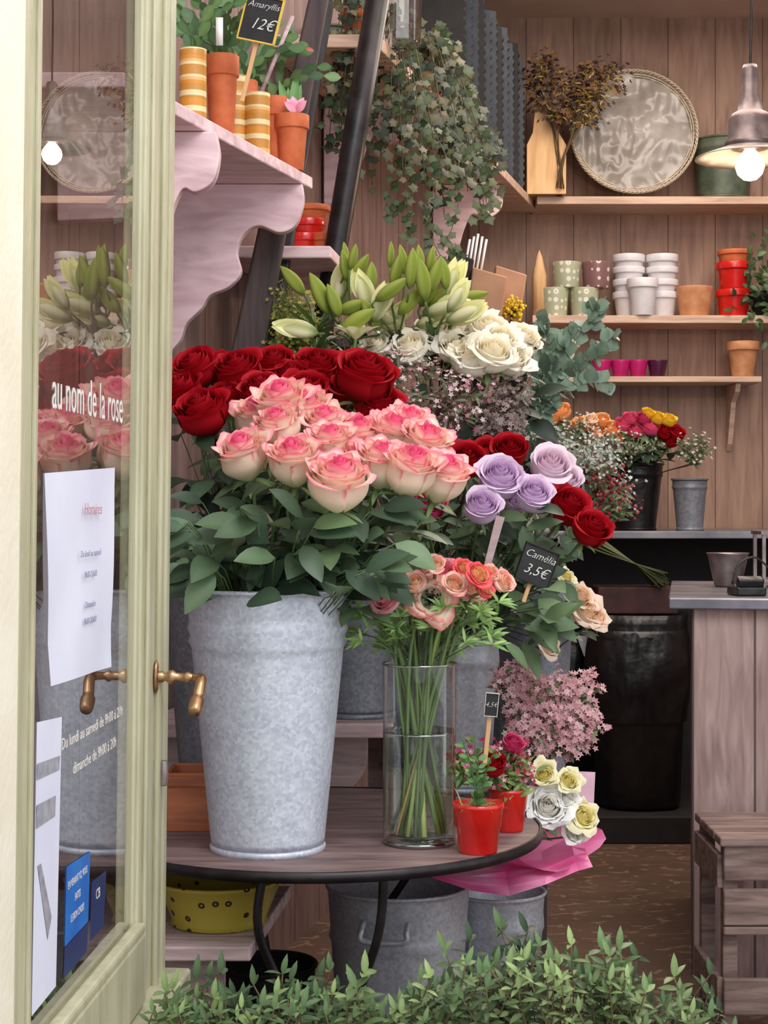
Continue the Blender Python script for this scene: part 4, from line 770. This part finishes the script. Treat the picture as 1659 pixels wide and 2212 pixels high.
def sign(P,w,h,yaw,roll,lines,label,stake=0,frame=M['lightwood'],ts=.03):
    e=thing('price_sign',label,'sign',P,rot=(0,roll,yaw)); m=MB(); m.box((0,0,0),(w,.004,h)); mk(m,'board',M['board'],e,smooth=False)
    m=MB(); t=w*.035
    for c,d in(((0,-.001,h/2),(w+t,.008,t)),((0,-.001,-h/2),(w+t,.008,t)),((w/2,-.001,0),(t,.008,h)),((-w/2,-.001,0),(t,.008,h))): m.box(c,d)
    mk(m,'frame',frame,e,smooth=False)
    for s,x,z,k in lines: text(s,ts*k,M['chalk'],e,(x*w,-.003,z*h),shear=.35,bold=-.0002)
    if stake: m=MB(); m.box((0,.006,-h/2-stake/2+.01),(.008,.004,stake)); mk(m,'stake',M['lightwood'],e,smooth=False)
    return e
sign(W(1160,1222,3.4),.074,.074,.3,.36,[('Camélia',.0,.25,.7),('3,5€',0,-.16,.95)],'chalkboard price sign on a stake among camellia leaves',stake=.05,frame=M['iron'],ts=.03)
sign(W(1061,1522,3.12),.024,.042,.1,.1,[('4,5€',0,0,.9)],'tiny chalkboard price tag on a stake in red pot',stake=.1,ts=.014,frame=M['letter'])
sign(W(564,42,3.4),.078,.09,-.25,.26,[('Amaryllis',0,.3,.6),('12€',.08,-.12,1.05)],'yellow-framed chalkboard price sign above cactus',stake=.13,frame=M['yframe'],ts=.03)
for a,c,w in(((1048,1240),(1080,1115),.006),((785,1228),(872,1168),.006)):
    m=MB(); A=W(*a,3.3);C=W(*c,3.25); dd=(C-A); s_=V((dd.z,0,-dd.x)).normalized()*w; m.extr([A-s_,A+s_,C+s_*1.6,C-s_*1.2],(0,.005,0)); mk(m,'wooden_stake',M['pinkwood'],smooth=False,label='pale wooden plant stake standing among leaves',category='stake',group='wooden plant stakes')
# round basket tray
D=6.98; Zs=ZV(424,6.95); bt=thing('wicker_tray','round wicker tray wrapped in cellophane leaning on the wall','basket',(XU(1370,D),D,Zs+.272),rot=(-.12,0,0))
m=MB(); r0=136*D/F; Mx=Matrix.Rotation(pi/2,3,'X')
for k in range(3): m.tube([Mx@V(((r0+.004*math.cos(t*2*pi*30+k*2.1))*math.cos(t*2*pi),(r0+.004*math.cos(t*2*pi*30+k*2.1))*math.sin(t*2*pi),.008*math.sin(t*2*pi*30+k*2.1))) for t in[i/360 for i in range(361)]],.0035,5)
for k in range(2): m.tube([Mx@V(((r0-.012-k*.008)*math.cos(t*2*pi),(r0-.012-k*.008)*math.sin(t*2*pi),-.008-k*.003)) for t in[i/72 for i in range(73)]],.003,5)
mk(m,'rim',M['wicker'],bt)
m=MB(); m.lathe([(.001+i*(r0-.01)/30,-.012) for i in range(31)],120,M=Mx)
for i,v in enumerate(m.v): m.v[i]=(v[0],v[1]+.03*noise.noise(V((v[0]*9,v[2]*9,2)))+.016*abs(noise.noise(V((v[0]*22,v[2]*16,5)))),v[2])
mk(m,'cellophane',M['cello'],bt)
m=MB(); D=6.95; e=thing('wooden_caddy','light wooden caddy with peaked end panel on shelf','box',(XU(1178,D),D,Zs))
w=.08; m.extr([V(q) for q in((-w,-.05,0),(w,-.05,0),(w,-.05,.2),(w*.4,-.05,.28),(-w*.1,-.05,.34),(-w*.6,-.05,.33),(-w*.7,-.05,.25),(-w,-.05,.2))],(0,.015,0)); m.box((0,.09,.1),(.16,.015,.2)); m.box((-.074,.02,.1),(.012,.13,.2)); m.box((.074,.02,.1),(.012,.13,.2)); mk(m,'body',M['lightwood'],e,smooth=False,bevel=.003)
filler('dried_flowers','bunch of dried brown and yellow flowers on the upper shelf',(XU(1205,6.95),6.9,Zs+.02),[(1200,200,60,60,6.85,.06),(1285,180,65,45,6.83,.05),(1175,160,40,40,6.85,.05),(1250,230,50,50,6.85,.05)],34,[(88,70,64),(54,46,52),(150,114,66),(120,86,62)],.014,tw=(110,90,62),leaves=4,lcols=[(150,130,68),(110,84,62),(166,140,74)],k=6,spread=.022)
g='dark notched display panels on the long shelf'
for i in range(11):
    y=5.75+i*.11; x=wallx(y)+.16; m=MB(); h_=.56 if i%2 else .53; o=[V((-.13,0,0)),V((.13,0,0))]
    for k in range(16): z_=.02+k*(h_-.04)/16; o+=[V((.13,0,z_)),V((.137,0,z_+.01)),V((.13,0,z_+.022))]
    o+=[V((.13,0,h_)),V((.06,0,h_+.012)),V((-.13,0,h_))]; m.extr(o,(0,.03,0)); mk(m,'display_panel',M['slate'] if i%3 else M['blackm'],loc=(x,y,2.502),rot=(0,0,-.1),smooth=False,label='dark slate-blue notched display panel standing upright',category='panel',group=g)
for x,y,k in((.045,4.68,1),(.02,4.85,.9)):
    m=MB(); m.lathe([(.001,0),(.05*k,0),(.055*k,.01),(.06*k,.35*k)],40,fn=lambda a,z:1+.04*math.cos(a*10)); mk(m,'glass_vase',M['shade'],loc=(x,y,2.502),label='tall fluted clear glass vase on the high shelf',category='vase',group='fluted glass vases')
def lamp(P,k,label,cord):
    e=thing('pendant_lamp',label,'lamp',P); m=MB(); m.tube(cat([(0,0,.23*k),(.004*k,0,.23*k+cord*.3),(-.006,0,.23*k+cord*.6),(0,0,.23*k+cord)],6),.004*k,6); mk(m,'cord',M['iron'],e)
    m=MB(); m.lathe([(.001,.275),(.02,.275),(.024,.262),(.026,.18),(.036,.165),(.038,.14),(.055,.13),(.062,.115),(.064,.06),(.074,.048),(.076,.034),(.05,.028),(.001,.028)],36,M=Matrix.Scale(k,3)); mk(m,'socket',M['lampmet'],e,label='dull metal stepped socket housing')
    m=MB(); m.lathe([(.05,.04),(.08,.032),(.125,.016),(.158,.004),(.16,.0),(.125,.012),(.07,.026),(.05,.03)],48,M=Matrix.Scale(k,3)); mk(m,'lamp_shade',M['lshade'] if k==1 else M['iron'],e)
    m=MB(); m.lathe([(.001,-.066),(.02,-.061),(.036,-.046),(.043,-.024),(.039,-.004),(.026,.014),(.014,.028)],24,M=Matrix.Scale(k,3)); mk(m,'bulb',M['bulb'],e)
    return e
P=W(1620,343,5.0); lamp(P,1,'metal pendant lamp with flared glass shade and lit bulb',3.3-P.z-.23)
P=W(112,322,2.95); lamp(P,.42,'small dark pendant lamp with a glowing bulb',.55)
g='kraft paper bags beside the shelf'
for u,w,h,y,c in((1040,.1,.2,5.25,'kraft'),(1085,.09,.22,5.35,'kraft'),(975,.07,.26,5.3,'blackm')):
    m=MB(); x=XU(u,y)
    m.extr([V(q) for q in((-w/2,0,0),(w/2,0,0),(w/2+.01,-.01,h),(-w/2,-.01,h+.02))],(0,.06,0)); mk(m,'paper_bag' if c=='kraft' else 'black_holder',M[c],loc=(x,y,1.75),rot=(0,.1,0),smooth=False,bevel=.004,label='folded brown kraft paper bag' if c=='kraft' else 'black holder with white rods',category='bag' if c=='kraft' else 'holder',group=g if c=='kraft' else None)
slab([(XU(930,5.2),5.15),(wallx(5.15)+.004,5.15),(wallx(5.5)+.004,5.5),(XU(1130,5.5),5.5)],1.748,.03,'wall_shelf','dark wooden ledge holding paper bags',M['darkwood'])
for i in range(5):
    m=MB(); m.tube([W(1000+i*9,600,5.3),W(1015+i*9,505+abs(i-2)*6,5.3)],.004,6); mk(m,'wrapping_rod',M['white'],label='slim white rod standing in black holder',category='rod',group='white rods in black holder')
m=MB(); m.lathe([(.001,0),(.03,0),(.03,.17),(.012,.25),(.001,.275)],12); mk(m,'wooden_figure',M['lightwood'],loc=(XU(1166,7.0),7.02,Z1),label='pointed pale wooden ornament on the pot shelf',category='ornament')
e=thing('potted_plant','dark trailing green plant at the shelf edge','plant',(XU(1650,7.0),7.0,Z1)); mk(potmesh(.06,.1,M['blackm'],name='pot'),'pot',[],e); m=MB()
for i in range(150): m.leaf(V((R.gauss(0,.06),R.gauss(-.04,.04),.12+R.gauss(0,.08))),V((R.uniform(-1,1),-.5,R.uniform(-1,1))),V((0,-1,.5)),.04,.022,lc(R.choice([(54,76,48),(72,98,58)])),segs=4)
mk(m,'foliage',M['leaf'],e)
def bin_(x,y,z,w,h,label):
    e=thing('waste_bin',label,'bin',(x,y,z)); m=MB(); fn=lambda a,zz: 1/max(abs(math.cos(a)),abs(math.sin(a)))**.3
    m.lathe([(.001,0),(w*.40,0),(w*.43,.02),(w*.5,h*.88),(w*.5,h*.92),(.001,h*.92)],48,fn=fn); mk(m,'body',M['black'],e)
    m=MB(); P=[(w*(.485+.05*math.sin(pi*i/16)),h*(.45+.5*i/16)) for i in range(17)]+[(w*.5,h),(w*.45,h*.99),(w*.4,h*.93),(.001,h*.93)]
    m.lathe(P,120,fn=lambda a,zz: fn(a,zz)*(1.01+.05*noise.noise(V((a*3,zz*7,w)))+.025*noise.noise(V((a*9,zz*16,3))))); mk(m,'bin_liner',M['black'],e,label='crumpled black plastic liner')
bin_(XU(1380,6.45),6.48,.1,.37,.73,'tall black waste bin with overhanging liner'); bin_(XU(1258,6.3),6.82,.1,.22,.64,'smaller black waste bin beside tall one')
m=MB(); m.extr([W(1245,1372,6.66),W(1306,1378,6.66),W(1300,1425,6.66),W(1262,1418,6.66)],(0,.004,0)); mk(m,'paper_sheet',M['paper'],smooth=False,label='crumpled white paper on the waste bin',category='paper')
m=MB(); m.box((0,0,.05),(.3,.2,.1)); mk(m,'cardboard_box',M['dred'],loc=(XU(1370,6.48),6.48,.832),smooth=False,bevel=.004,label='dark reddish box resting on the waste bin',category='box')
e=thing('stem_bundle','bundle of cut green stems lying above the bin','stems',W(1370,1235,6.4),kind='stuff'); m=MB()
for i in range(60):
    y=R.uniform(-.06,.06); m.tube([V((-.18,y,.13+R.uniform(-.04,.04))),V((0,y*.8,.03)),V((R.uniform(.06,.13),y,R.uniform(-.06,.0)))],.003,4,col=lc(R.choice([(80,94,58),(104,108,74),(62,76,48)])))
mk(m,'stems',M['stem'],e)
e=thing('metal_bowl','polished metal cup on the counter','bowl',(XU(1565,5.1),5.05,1.0)); m=MB(); m.lathe([(.001,0),(.035,0),(.04,.005),(.06,.095),(.064,.1),(.058,.098),(.037,.01),(.001,.01)],36); mk(m,'body',M['steel'],e)
e=thing('card_reader','black card payment terminal on the counter','card reader',(XU(1606,4.62),4.58,1.0),rot=(0,0,.1)); m=MB(); m.box((0,0,.012),(.08,.1,.024)); m.box((0,-.03,.035),(.07,.03,.03),M=Matrix.Rotation(.4,3,'X')); mk(m,'body',M['black'],e,smooth=False,bevel=.005); m=MB(); m.tube(cat([(-.03,.03,.03),(-.01,.04,.08),(.04,.05,.1),(.09,.05,.06)],6),.003,6); mk(m,'cable',M['black'],e); m=MB()
for i in range(4):
    for j in range(3): m.box((-.02+i*.014,.0+j*.014,.026),(.009,.009,.004))
mk(m,'keypad',M['greyp'],e,smooth=False)
m=MB()
for x in(0,.16):
    for y in(0,.12): m.box((x,y,.08),(.01,.01,.16))
m.box((.08,.06,.16),(.18,.14,.01)); m.box((.08,.06,.02),(.18,.14,.01)); mk(m,'metal_rack',M['steel'],loc=(XU(1650,5.0),5.0,1.0),smooth=False,label='small metal rack at the counter edge',category='rack')
# ================================================================= LIGHT / CAMERA
w=bpy.data.worlds.new('w'); sc.world=w; w.use_nodes=True; nt=w.node_tree; bg=nt.nodes['Background']; bg.inputs[0].default_value=(.96,.975,1.0,1); bg.inputs[1].default_value=1.45
def area(loc,rot,size,e,col):
    l=bpy.data.lights.new('area','AREA'); l.energy=e; l.size=size; l.color=col
    o=bpy.data.objects.new('fill_light',l); COL.objects.link(o); o.location=loc; o.rotation_euler=rot; return o
area((1.2,5.6,3.25),(0,0,0),1.6,52,(1,.87,.76)); area((.6,4.3,3.25),(0,0,0),1.2,16,(1,.9,.82))  # added warm fill below the ceiling to brighten the interior, no fixtures there
area((.9,1.0,3.7),(math.radians(40),0,math.radians(22)),1.6,58,(1,.985,.965))  # added fill outside the shop front, aimed in at the display; no real lamp
l=bpy.data.lights.new('bulb','POINT'); l.energy=14; l.color=(1,.72,.45); l.shadow_soft_size=.05; o=bpy.data.objects.new('pendant_light',l); COL.objects.link(o); o.location=W(1620,343,5.0)-V((0,0,.12))
cam=bpy.data.cameras.new('cam'); co=bpy.data.objects.new('camera',cam); COL.objects.link(co); co.location=(0,0,CZ); co.rotation_euler=(pi/2,0,0)
cam.sensor_fit='VERTICAL'; cam.sensor_height=24; cam.lens=F/2212*24; cam.shift_y=-21/2212; cam.clip_start=.05
sc.camera=co
